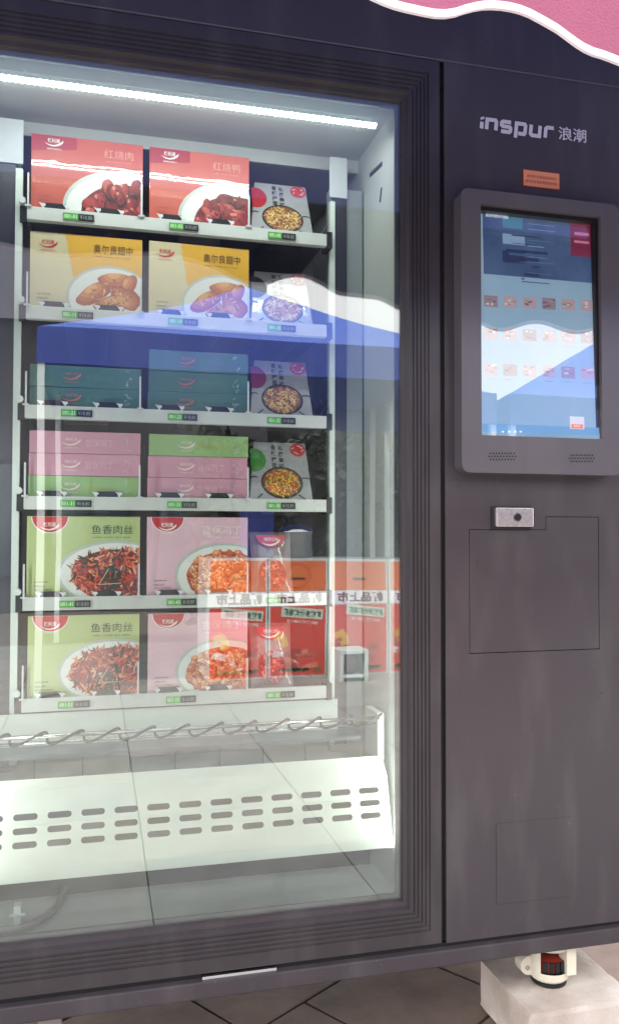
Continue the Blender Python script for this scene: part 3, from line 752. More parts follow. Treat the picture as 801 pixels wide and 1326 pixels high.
def meal_box(kind, x0, x1, yf, z0, h, label, title, row):
    w_ = x1-x0; o3 = (x0+w_/2, yf+.025, z0)
    t = thing('meal_box', o3, label, 'food box', 'frozen meal boxes on the vending machine shelves')
    c = B(); c.box(x0, x1, yf, yf+.05, z0, z0+h); c.build('carton', carton_mats(kind), t, o3, bevel=.0012)
    clip = (x0+.0012, x1-.0012, z0+.0012, z0+h-.0012); y = yf-.0005
    if kind == 'yellow':
        c = B(); c.face([(x0+w_*.31, y+.0002, z0+h-.0012), (x0+w_*.38, y+.0002, z0+h*.45), (x1-.0012, y+.0002, z0+h*.35), (x1-.0012, y+.0002, z0+h-.0012)])
        c.build('title_field', mat('print_yellow', (226, 172, 52), rough=.38, coat=.7), t, o3)
    if kind in ('red', 'redpork'):
        c = B(); c.face([(x0+.0012, y+.0002, z0+h*.78), (x0+w_*.4, y+.0002, z0+h*.84), (x0+w_*.4, y+.0002, z0+h-.0012), (x0+.0012, y+.0002, z0+h-.0012)])
        c.build('brand_field', mat('print_crimson', (160, 30, 44), rough=.38, coat=.7), t, o3)
    # plate
    cx, cz, rx, rz_ = {'yellow': (x0+w_*.72, z0+h*.20, w_*.40, h*.42), 'green': (x0+w_*.78, z0+h*.30, w_*.52, h*.40), 'pink': (x0+w_*.76, z0+h*.26, w_*.49, h*.41)}.get(kind, (x0+w_*.80, z0+h*.10, w_*.52, h*.52))
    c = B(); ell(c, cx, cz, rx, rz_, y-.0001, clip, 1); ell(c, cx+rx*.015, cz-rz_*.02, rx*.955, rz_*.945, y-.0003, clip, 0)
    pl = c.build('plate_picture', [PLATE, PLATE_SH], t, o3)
    pal = {'yellow': 'wing', 'green': 'fish', 'pink': 'chicken'}.get(kind, 'pork'); pm = PALS[pal]
    c = B()
    if pal == 'wing':
        for (ax, az, ar, br, an) in ((-.25, .05, .17, .085, .5), (.05, .25, .15, .08, .1), (.22, .02, .15, .10, 2.4), (0.0, -.12, .15, .09, .2), (.28, .22, .09, .06, 1.2)):
            for q_, sc_ in enumerate((1, .82, .6, .36)):
                pp = []
                for k in range(18):
                    tt = 2*pi*k/18; rx2 = ar*sc_*w_*(1+.10*sin(3*tt+ax*9)+.05*sin(5*tt)); rz2 = br*sc_*w_*(1+.12*sin(2*tt+az*7))
                    xx = rx2*cos(tt); zz = rz2*sin(tt)+(q_*.004)
                    pp.append((min(cx+ax*w_*.62+xx*cos(an)-zz*sin(an), x1-.0012), y-.0006-q_*.0001-ax*.0003, max(cz+az*h*.9+xx*sin(an)+zz*cos(an), z0+.0012)))
                c.face(pp, (3, 1, 0, 2)[q_])
        shreds(c, cx, cz+h*.03, w_*.2, h*.2, 60, pm, y-.0012, .012, .004, clip)
    else:
        if pal == 'pork': cx += w_*.04; cz -= h*.04
        ell(c, cx+w_*.02, cz-h*.01, rx*.80, rz_*.76, y-.0004, clip, 2)
        big = pal == 'pork'
        if big:
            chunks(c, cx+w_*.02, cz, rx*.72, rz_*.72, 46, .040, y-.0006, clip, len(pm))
            shreds(c, cx+w_*.02, cz, rx*.74, rz_*.74, 90, [0, 1, 2], y-.0019, .007, .004, clip, .3)
        elif pal == 'fish':
            shreds(c, cx+w_*.02, cz-h*.01, rx*.82, rz_*.80, 520, pm, y-.0006, .026, .0042, clip, .5)
            def py_(x, z, f): return 5 if abs(x-(cx-rx*.12)) < rx*.2 and random.random() < .8 else random.randrange(len(pm))
            shreds(c, cx-rx*.10, cz-rz_*.15, rx*.20, rz_*.36, 40, py_, y-.0014, .022, .007, clip, .3)
            ribbon(c, [(cx-rx*.28, cz-rz_*.35), (cx-rx*.12, cz+rz_*.12)], .0018, y-.0024, 4); ribbon(c, [(cx-rx*.3, cz-rz_*.36), (cx+rx*.10, cz-rz_*.32)], .0018, y-.0024, 4)
        else:
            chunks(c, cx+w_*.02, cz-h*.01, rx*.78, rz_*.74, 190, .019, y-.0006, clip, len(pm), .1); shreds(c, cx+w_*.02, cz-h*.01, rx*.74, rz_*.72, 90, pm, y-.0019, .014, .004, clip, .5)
    c.build('food_picture', pm, t, o3)
    # brand mark
    c = B(); lx_ = x0+w_*.20
    if kind in ('green', 'pink'):
        r_ = w_*.155
        for rr_, mi_, yy in ((r_*1.06, 1, y), (r_, 0, y-.0002)):
            pp = [(lx_+rr_*cos(t_), yy, z0+h-.0012+rr_*.9*sin(t_)) for t_ in [pi+pi*k/20 for k in range(21)]]; c.face(pp, mi_)
        mk, z_ = 1, z0+h-.026
    else:
        z_ = z0+h-(.020 if kind != 'yellow' else .030); mk = 1 if kind != 'yellow' else 0
        if kind == 'yellow': lx_ = x0+w_*.16
    put_text(c, '辣利湘', lx_-.014, z_+.002, y-.0006, w=.026, h=.0105, mi=mk, bold=.012)
    chili(c, lx_, z_+.001, .021, y-.0006, mk)
    put_text(c, '健康美味 鲜香可口', lx_-.016, z_-.014, y-.0006, w=.032, h=.0042, mi=mk)
    c.build('brand_mark', [LOGO_R, LOGO_W], t, o3)
    c = B(); tw = {'奥尔良翅中': .088, '红烧肉': .066, '红烧鸭': .066}.get(title, .092)
    tx = x1-(.016 if kind in ('green', 'pink') else .022)-tw; tz = z0+h-.040
    put_text(c, title, tx, tz, y-.0006, w=tw, h=.0205, mi=0, bold=.004 if kind == 'yellow' else -.004, res=3)
    put_text(c, 'MEI WEI SU SHI', tx+.004, tz-.009, y-.0006, w=tw-.01, h=.0028, mi=0)
    c.build('title_print', {'green': INK, 'yellow': mat('print_brown', (96, 60, 24), rough=.5), 'pink': LOGO_W}.get(kind, mat('print_salmon', (226, 160, 140), rough=.5)), t, o3)
    c = B(); put_text(c, '加热即食', x0+.016, z0+.034, y-.0006, w=.03, h=.0035, mi=0); put_text(c, '净含量 300克', x0+.016, z0+.024, y-.0006, w=.024, h=.0045, mi=0); put_text(c, '请冷冻保存', x0+.016, z0+.017, y-.0006, w=.04, h=.003, mi=0)
    c.build('small_print', INK if kind in ('green', 'yellow') else mat('print_wine', (120, 50, 60), rough=.5), t, o3)
    t.rotation_euler = (RAD(random.uniform(-.5, .9)), 0, RAD(random.uniform(-.9, .9)))
    return t

BH = .184; YF = .268
def bz(r_): return SZ[r_]-.0035+.0005
rows_lab = {0: 'top shelf', 1: 'second shelf from the top', 4: 'second shelf from the bottom', 5: 'lowest shelf'}
for r_, kinds in ((0, (('redpork', '红烧肉', 'red meal box with glossy red pork, left one on the top shelf'), ('red', '红烧鸭', 'red meal box with braised meat, beside the noodle pack on the top shelf'))),
                  (1, (('yellow', '奥尔良翅中', 'cream and yellow chicken wing box, left one on the second shelf'), ('yellow', '奥尔良翅中', 'cream and yellow chicken wing box, right one beside the noodle pack'))),
                  (4, (('green', '鱼香肉丝', 'pale green shredded pork box on the shelf under the stacked boxes'), ('pink', '宫保鸡丁', 'pink diced chicken box on the shelf under the stacked boxes'))),
                  (5, (('green', '鱼香肉丝', 'pale green shredded pork box on the lowest shelf'), ('pink', '宫保鸡丁', 'pink diced chicken box on the lowest shelf')))):
    for i, (kd, ti, lab) in enumerate(kinds):
        x0, x1 = colx[i]; hh_ = BH if r_ > 1 else .178
        zz = bz(r_)
        meal_box(kd, x0+(.004 if r_ == 5 else 0), x1-.003, YF, zz, hh_, lab, ti, r_)

def flat_box(kind, x0, x1, yf, z0, h, label, title):
    w_ = x1-x0; o3 = (x0+w_/2, yf+.09, z0)
    t = thing('meal_box', o3, label, 'food box', 'meal boxes lying flat in stacks')
    fm = {'jade': mat('side_jade', (66, 112, 98), rough=.38, coat=.8, rgb2=(58, 100, 96), nscale=5, bump=.15, bscale=12), 'pink': mat('side_pink', (206, 148, 168), rough=.38, coat=.8, rgb2=(196, 140, 160), nscale=5, bump=.15, bscale=12), 'green': mat('side_green', (150, 186, 120), rough=.38, coat=.8, rgb2=(140, 176, 116), nscale=5, bump=.15, bscale=12)}[kind]
    c = B(); c.box(x0, x1, yf, yf+.183, z0, z0+h); c.build('carton', fm, t, o3, bevel=.0015)
    y = yf-.0005; c = B(); lx_ = x0+w_*.37
    mk = 0
    put_text(c, '辣利湘', lx_-.013, z0+h*.56, y, w=.026, h=.0075, mi=mk); chili(c, lx_, z0+h*.50, .022, y, mk); put_text(c, '健康美味', lx_-.014, z0+h*.22, y, w=.03, h=.003, mi=mk)
    c.build('brand_mark', mat('print_side_mark', (232, 206, 206), rough=.4) if kind != 'jade' else mat('print_side_dull', (190, 110, 100), rough=.5), t, o3)
    c = B(); put_text(c, title, x0+w_*.50, z0+h*.32, y, w=.062, h=h*.34, mi=0, bold=-.004)
    c.build('title_print', {'pink': mat('print_side_title', (226, 184, 196), rough=.4), 'green': mat('print_side_olive', (176, 180, 96), rough=.4), 'jade': mat('print_side_grey', (92, 128, 118), rough=.5)}[kind], t, o3)
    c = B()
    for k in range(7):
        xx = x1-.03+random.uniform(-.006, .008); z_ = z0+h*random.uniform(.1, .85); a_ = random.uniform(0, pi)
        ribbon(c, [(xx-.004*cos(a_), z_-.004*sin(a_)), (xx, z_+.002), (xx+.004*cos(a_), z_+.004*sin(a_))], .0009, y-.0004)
    c.build('crease_glint', mat('painted_glint', (206, 208, 210), rough=.15, coat=1), t, o3)  # glints on the creased film, painted as pale strokes
    t.rotation_euler = (0, 0, RAD(random.uniform(-.8, .8)))
FH = .0505
lab = [(2, 0, ['jade', 'jade'], ['lower dark green box of the pair, left on the third shelf', 'upper dark green box of the pair, left on the third shelf']),
       (2, 1, ['jade', 'jade', 'jade'], ['lowest of three dark green boxes in the middle of the third shelf', 'middle one of three dark green boxes on the third shelf', 'topmost of three dark green boxes in the middle of the third shelf']),
       (3, 0, ['green', 'pink', 'pink'], ['green box under two pink ones in the left stack', 'middle pink box of the left stack, on the green one', 'topmost pink box of the left stack on the fourth shelf']),
       (3, 1, ['pink', 'pink', 'green'], ['lowest pink box under a pink and a green one, middle stack', 'second pink box, directly under the pale green one, middle stack', 'pale green box on top of two pink ones, middle stack'])]
for r_, i, ks, ls in lab:
    z = bz(r_)+.0
    for k, (kd, l) in enumerate(zip(ks, ls)):
        x0, x1 = colx[i]; j = random.uniform(-.0025, .0025)
        hgt = FH if r_ == 3 else .0485
        flat_box(kd, x0+.002+j, x1-.004+j, YF+random.uniform(0, .004), z, hgt, l, {'pink': '宫保鸡丁', 'green': '鱼香肉丝', 'jade': '鱼香肉丝'}[kd]); z += hgt+.0006

def noodle_pack(r_, dot, label, pal, upper=True):
    x0, x1 = colx[2]; z0 = bz(r_); o3 = ((x0+x1)/2, YF+.02, z0)
    t = thing('noodle_pack', o3, label, 'noodle pack', 'noodle packs in the right hand column')
    wb, wt, h = .158, .132, .160
    lean = RAD(22)
    M = Matrix.Translation((x0-.009, YF+.002, z0)) @ Matrix.Rotation(-lean, 4, 'X')
    def TR(c_): return B().add(c_, M)
    c = B(); d = .022
    c.v = [(0, 0, 0), (wb, 0, 0), (wb-.006, 0, h), (wb-wt-.006, 0, h), (0, d, 0), (wb, d, 0), (wb-.006, d, h), (wb-wt-.006, d, h)]
    c.f = [(0, 1, 2, 3), (5, 4, 7, 6), (0, 4, 5, 1), (1, 5, 6, 2), (2, 6, 7, 3), (3, 7, 4, 0)]; c.m = [0]*6
    c.build('sleeve', mat('pack_white', (168, 168, 172), rough=.3, coat=1, noise=.12, nscale=9, bump=.5, bscale=15), t, o3) if False else TR(c).build('sleeve', mat('pack_white', (168, 168, 172), rough=.3, coat=1, noise=.12, nscale=9, bump=.5, bscale=15), t, o3, bevel=.003)
    clip = (.002, wb-.004, .002, h-.002); y = -.0006
    c = B(); ell(c, .018, h*.68, .030, .032, y, (.010, wb, 0, h-.003), 0); TR(c).build('colour_spot', mat('print_spot_'+dot[0], dot[1], rough=.4, coat=.5), t, o3)
    c = B(); ell(c, wb-.028, h-.020, .020, .019, y, (.01, wb-.006, 0, h-.003), 0)
    for k in range(9): a_ = random.uniform(0, 6.28); ribbon(c, [(wb-.028+.010*cos(a_), h-.020+.010*sin(a_)), (wb-.028+.016*cos(a_+.5), h-.020+.012*sin(a_+.5))], .0016, y-.0004, 1)
    TR(c).build('emblem', [mat('print_emblem', (196, 60, 64), rough=.4, coat=.5), LOGO_W], t, o3)
    c = B(); 
    for k, ch in enumerate(('香', '辣', '拌', '面')): put_text(c, ch, .062, h-.022-k*.0165, y, w=.0125, h=.0135, bold=.02)
    for k, ch in enumerate(('私', '房', '美', '味')): put_text(c, ch, .080, h-.024-k*.0165, y, w=.0125, h=.0135, bold=.02)
    TR(c).build('title_print', mat('print_black', (26, 24, 28), rough=.4), t, o3)
    c = B(); cx_, cz_ = wb*.53, h*.30
    ell(c, cx_, cz_, .052, .043, y-.0002, clip, 0); ell(c, cx_, cz_+.001, .047, .038, y-.0004, clip, 1)
    ribbon(c, [(.004, cz_+.012), (.014, cz_+.016), (.024, cz_+.014)], .003, y-.0005, 0); ribbon(c, [(wb-.024, cz_+.012), (wb-.014, cz_+.014), (wb-.004, cz_+.012)], .003, y-.0005, 0)
    ribbon(c, [(.034, cz_-.030), (.020, .006)], .003, y-.0005, 0); ribbon(c, [(wb-.036, cz_-.032), (wb-.020, .005)], .003, y-.0005, 0)
    TR(c).build('bowl_picture', [mat('print_bowl', (44, 38, 42), rough=.4), mat('print_bowl_in', (120, 84, 60), rough=.4)], t, o3)
    c = B(); pm = PALS[pal]
    shreds(c, cx_, cz_, .043, .034, 300, pm, y-.0006, .020, .0022, clip, .9); TR(c).build('food_picture', pm, t, o3)
noodle_pack(0, ('red', (176, 34, 48)), 'white noodle pack with red spot on the top shelf', 'noodle')
noodle_pack(1, ('black', (48, 40, 52)), 'white noodle pack with dark spot, behind the bright sky reflection', 'noodle')
noodle_pack(2, ('magenta', (150, 26, 84)), 'white noodle pack with magenta spot on the third shelf', 'noodle')
noodle_pack(3, ('green', (46, 130, 40)), 'white noodle pack with bright green spot on the fourth shelf', 'hotnoodle')

def pouch(r_, label):
    x0 = colx[2][0]+.0; z0 = bz(r_); o3 = (x0+.04, YF+.03, z0)
    t = thing('clear_pouch', o3, label, 'food pouch', 'clear food pouches in the right hand column')
    w_, h = .104, .158; n = 10; c = B(); lean = RAD(14)
    M = Matrix.Translation((x0, YF+.004, z0)) @ Matrix.Rotation(-lean, 4, 'X')
    def bulge(u_, v_): return .016*(sin(pi*u_)*sin(pi*v_))**.5
    for side in (1, -1):
        n0 = len(c.v)
        for j in range(n+1):
            for i in range(n+1):
                u_, v_ = i/n, j/n; nar = 1-.05*sin(v_*pi)
                c.v.append((w_*(.5+(u_-.5)*nar), .016-side*bulge(u_, v_)+.0015*sin(u_*17+v_*9), h*v_))
        for j in range(n):
            for i in range(n):
                a_ = n0+j*(n+1)+i; q = (a_, a_+1, a_+n+2, a_+n+1); c.f.append(q if side > 0 else q[::-1]); c.m.append(0)
    B().add(c, M).build('film', mat('pouch_film', (150, 132, 128), rough=.18, coat=1, noise=.3, nscale=30, bump=.5, bscale=30), t, o3, smooth=True)
    c = B(); pp = [(w_*.48+.036*cos(t_), -.0025, h-.012+.036*.85*sin(t_)) for t_ in [pi+pi*k/16 for k in range(17)]]; c.face(pp, 0)
    put_text(c, '辣利湘', w_*.48-.018, h-.028, -.0030, w=.036, h=.010, mi=1); chili(c, w_*.48, h-.031, .024, -.0030, 1)
    B().add(c, M).build('brand_mark', [LOGO_R, LOGO_W], t, o3)
    c = B(); ell(c, w_*.48, h*.30, .034, .040, -.0022, (.002, w_-.002, .002, h), 2); shreds(c, w_*.48, h*.30, .028, .036, 120, PALS['pork'], -.0026, .014, .008, (.002, w_-.002, .002, h))
    B().add(c, M).build('food_picture', PALS['pork'], t, o3)
pouch(4, 'clear food pouch with red label half, second shelf from the bottom')
pouch(5, 'clear food pouch with red label half on the lowest shelf')

# ================================================================== BLOCK UNDER THE CASTER
a = PZ(683, 1326, BT); f0 = PZ(680, 1316, BT); fr = PZ(801, 1296, BT)
l0 = PZ(640, 1240, BT)
yb_ = min(f0.y, fr.y)
bx0 = PZ(683, 1312, BT).x; by0 = PZ(683, 1316, BT).y
from mathutils import noise as NZ
def rough_block(x0, x1, y0, y1, z1):
    c = B(); n = 26; m = 6
    def jit(x, y, z):
        p = Vector((x*9, y*9, z*9)); e = sum((min(abs(x-x0), abs(x-x1)) < .004, min(abs(y-y0), abs(y-y1)) < .004, abs(z-z1) < .004))
        k = .0015+(.0055 if e > 1 else 0)*max(0, NZ.noise(p*2.3)); q = NZ.noise_vector(p*1.7)*.0022
        cx_, cy_ = (x0+x1)/2, (y0+y1)/2
        inw = Vector((cx_-x, cy_-y, -.05)).normalized()*k*(1 if e > 1 else 0)
        if z < .001: q.z = 0; inw = Vector((0, 0, 0))
        return (x+q.x+inw.x, y+q.y+inw.y, max(0, z+(q.z*.5 if z > .001 else 0)+inw.z*.7))
    def grid(f, a, b):
        for i in range(a):
            for j in range(b):
                c.face([jit(*f(i/a, j/b)), jit(*f((i+1)/a, j/b)), jit(*f((i+1)/a, (j+1)/b)), jit(*f(i/a, (j+1)/b))])
    dx, dy = x1-x0, y1-y0
    grid(lambda u, v: (x0+dx*u, y0+dy*v, z1), 2*n, 2*n)
    grid(lambda u, v: (x0+dx*u, y0, z1*v), 2*n, m*2); grid(lambda u, v: (x1-dx*u, y1, z1*v), 2*n, m*2)
    grid(lambda u, v: (x0, y1-dy*u, z1*v), 2*n, m*2); grid(lambda u, v: (x1, y0+dy*u, z1*v), 2*n, m*2)
    return c
c = rough_block(bx0, 1.175, by0, .18, BT)
bl = c.build('support_block', mat('block_white', (212, 204, 196), rough=.75, rgb2=(168, 152, 140), nscale=6, bump=.8, bscale=45), None, (bx0+.1, by0+.1, 0), loc=(bx0+.1, by0+.1, 0.0005), smooth=False)
tag(bl, 'whitish concrete block under the machine, carrying its front caster', 'block')
c = B(); c.box(bx0, 1.175, .64, .88, 0, BT)
bl2 = c.build('support_block', MATS['block_white'], None, (bx0+.1, .75, 0), bevel=.004, loc=(bx0+.1, .75, .0005))
tag(bl2, 'whitish concrete block hidden at the rear of the machine', 'block')

# ================================================================== AWNING
PINK = mat('awning_pink', (158, 84, 112), rough=.85, noise=.10, nscale=4, bump=.6, bscale=260)
VY = -.62
aw = thing('awning', (.9, VY, 1.7), 'pink awning with white edged wavy valance hanging at top right', 'awning')
AO = (.9, VY, 1.7)
ctl = [(380, -26), (430, -18), (455, -12), (480, -1), (505, 13), (530, 22), (560, 29), (580, 28), (600, 21), (620, 15.5), (640, 14), (660, 16), (680, 22), (700, 33), (720, 45), (740, 60), (760, 71), (780, 75.5), (801, 74)]
pt = [P(x, y, VY) for x, y in ctl]
# fit a periodic wave from the visible trough to trough
xa, xb = P(563, 29, VY), P(786, 75.5, VY); per = xb.x-xa.x; amp = .0155; zm = (xa.z+xb.z)/2+amp
KN = [(-1.3, .012), (-.9, .05), (-.45, .02), (0, .05)]
kp = [(a_.x, a_.z) for a_ in (P(x, y, VY) for x, y in ((470, -8), (480, -1), (505, 13), (530, 22), (560, 29), (580, 28), (600, 21), (620, 15.5), (640, 14), (660, 16), (680, 22), (700, 33), (720, 45), (740, 60), (760, 71), (780, 75.5)))]
kq = max(a_[0] for a_ in kp)+.03
kp += [(a_.x, a_.z) for a_ in (RF(x, y, VY) for x, y in ((448, 396), (460, 390.5), (475, 387), (490, 390), (505, 398), (520, 406), (535, 410))) if a_.x > kq]
kp.sort(); L0 = kp[0]; kp = [(L0[0]-1.5, L0[1]+.0), (L0[0]-1.3, L0[1]+.04), (L0[0]-1.1, L0[1]+.02), (L0[0]-.9, L0[1]+.03), (L0[0]-.75, L0[1]+.045), (L0[0]-.6, L0[1]+.03), (L0[0]-.45, L0[1]+.015), (L0[0]-.3, L0[1]+.028), (L0[0]-.18, L0[1]+.036), (L0[0]-.07, L0[1]+.018)]+kp
Ln = kp[-1]; ph_ = 0
for q_ in range(1, 60): kp.append((Ln[0]+q_*.03, Ln[1]+.016*(1-cos(2*pi*q_*.03/.25))-.0))
def wz(x):
    for i_ in range(len(kp)-1):
        if kp[i_][0] <= x < kp[i_+1][0]:
            t_ = (x-kp[i_][0])/(kp[i_+1][0]-kp[i_][0])
            a0, a1 = kp[i_][1], kp[i_+1][1]; am = kp[max(i_-1, 0)]; ap = kp[min(i_+2, len(kp)-1)]
            h_ = kp[i_+1][0]-kp[i_][0]
            m0 = (a1-am[1])/max(1e-5, kp[i_+1][0]-am[0])*h_; m1 = (ap[1]-a0)/max(1e-5, ap[0]-kp[i_][0])*h_
            return (2*t_**3-3*t_**2+1)*a0+(t_**3-2*t_**2+t_)*m0+(3*t_**2-2*t_**3)*a1+(t_**3-t_**2)*m1
    return zm
def wz_old(x): return zm-amp*cos(2*pi*(x-xa.x)/per)-.0022*cos(4*pi*(x-xa.x)/per)
X0, X1 = -1.3, 2.6; N = 260; TOPZ = zm+.24
def ripple(x, z): return VY+.010*sin(x*9.0)*(TOPZ-z)/.24+.004*sin(x*23+1)
c = B(); c2 = B()
xsn = [X0+(X1-X0)*i/N for i in range(N+1)]
for side, dy in ((0, 0), (1, .0015)):
    for i in range(N):
        xa_, xb2 = xsn[i], xsn[i+1]; K = 5
        for k in range(K):
            def pz(x, k_): zb2 = wz(x)+.010; z_ = zb2+(TOPZ-zb2)*k_/K; return (x, ripple(x, z_)+dy, z_)
            q = [pz(xa_, k), pz(xb2, k), pz(xb2, k+1), pz(xa_, k+1)]
            c.face(q if side == 0 else q[::-1], side)
NAVY = mat('awning_lining', (48, 52, 84), rough=.8, noise=.1, nscale=3)
c.build('valance', [PINK, NAVY], aw, AO)
c = B()

for i in range(N):
    for j_, (dya, dza, dyb, dzb) in enumerate(((-.0022, .0105, -.0022, -.0005), (-.0022, -.0005, .0035, -.0005), (.0035, -.0005, .0035, .0105), (.0035, .0105, -.0022, .0105))):
        q = []
        for x_, first in ((xsn[i], 1), (xsn[i+1], 0)):
            yy = ripple(x_, wz(x_)); q.append([(x_, yy+dya, wz(x_)+dza), (x_, yy+dyb, wz(x_)+dzb)])
        c.face([q[0][0], q[0][1], q[1][1], q[1][0]])
c.build('valance_trim', mat('piping_white', (240, 228, 236), rough=.8, noise=.06, nscale=40, bump=.4, bscale=300), aw, AO)
c = B(); 
cr_ = [(VY, TOPZ), (-.42, TOPZ+.17), (-.2, 2.33), (0, 2.485), (.02, 2.492), (.5, 2.52), (.95, 2.55)]
for (ya, za), (yb2, zb3) in zip(cr_, cr_[1:]):
    for q_ in range(39): c.face([(X0+q_*.1, ya, za), (X0+q_*.1+.1, ya, za), (X0+q_*.1+.1, yb2, zb3), (X0+q_*.1, yb2, zb3)], 0); c.face([(X0, VY, TOPZ-.003), (X0, .95, 2.617), (X1, .95, 2.617), (X1, VY, TOPZ-.003)], 1)
CANO = bpy.data.materials.new('canopy_cloth'); CANO.use_nodes = True; _t = CANO.node_tree
_p = _t.nodes['Principled BSDF']; _p.inputs['Base Color'].default_value = (.06, .07, .18, 1); _p.inputs['Roughness'].default_value = .9
_tr = _t.nodes.new('ShaderNodeBsdfTranslucent'); _tr.inputs[0].default_value = (.030, .036, .095, 1)
_n = _t.nodes.new('ShaderNodeTexNoise'); _n.inputs['Scale'].default_value = 3
_as = _t.nodes.new('ShaderNodeAddShader'); _t.links.new(_p.outputs[0], _as.inputs[0]); _t.links.new(_tr.outputs[0], _as.inputs[1]); _t.links.new(_as.outputs[0], _t.nodes['Material Output'].inputs[0])
c = B(); 
cr_ = [(VY, TOPZ), (-.42, TOPZ+.17), (-.2, 2.33), (0, 2.485), (.02, 2.492), (.5, 2.52), (.95, 2.55)]
for (ya, za), (yb2, zb3) in zip(cr_, cr_[1:]):
    for q_ in range(39): c.face([(X0+q_*.1, ya, za), (X0+q_*.1+.1, ya, za), (X0+q_*.1+.1, yb2, zb3), (X0+q_*.1, yb2, zb3)], 0)
c.build('canopy', [CANO], aw, AO)
c = B(); c.tube([(X0, VY+.014, TOPZ-.012), (X1, VY+.014, TOPZ-.012)], .012, 10); c.build('front_bar', mat('bar_dark', (50, 50, 64), rough=.4), aw, AO)
for xx in (X0+.05, X1-.05):
    c = B(); c.tube([(xx, VY+.014, TOPZ-.02), (xx, .0, 2.46), (xx, .92, 2.52)], .012, 8); c.tube([(xx, .92, 0), (xx, .92, 2.54)], .025, 10); c.build('support_arm', MATS['bar_dark'], aw, AO)

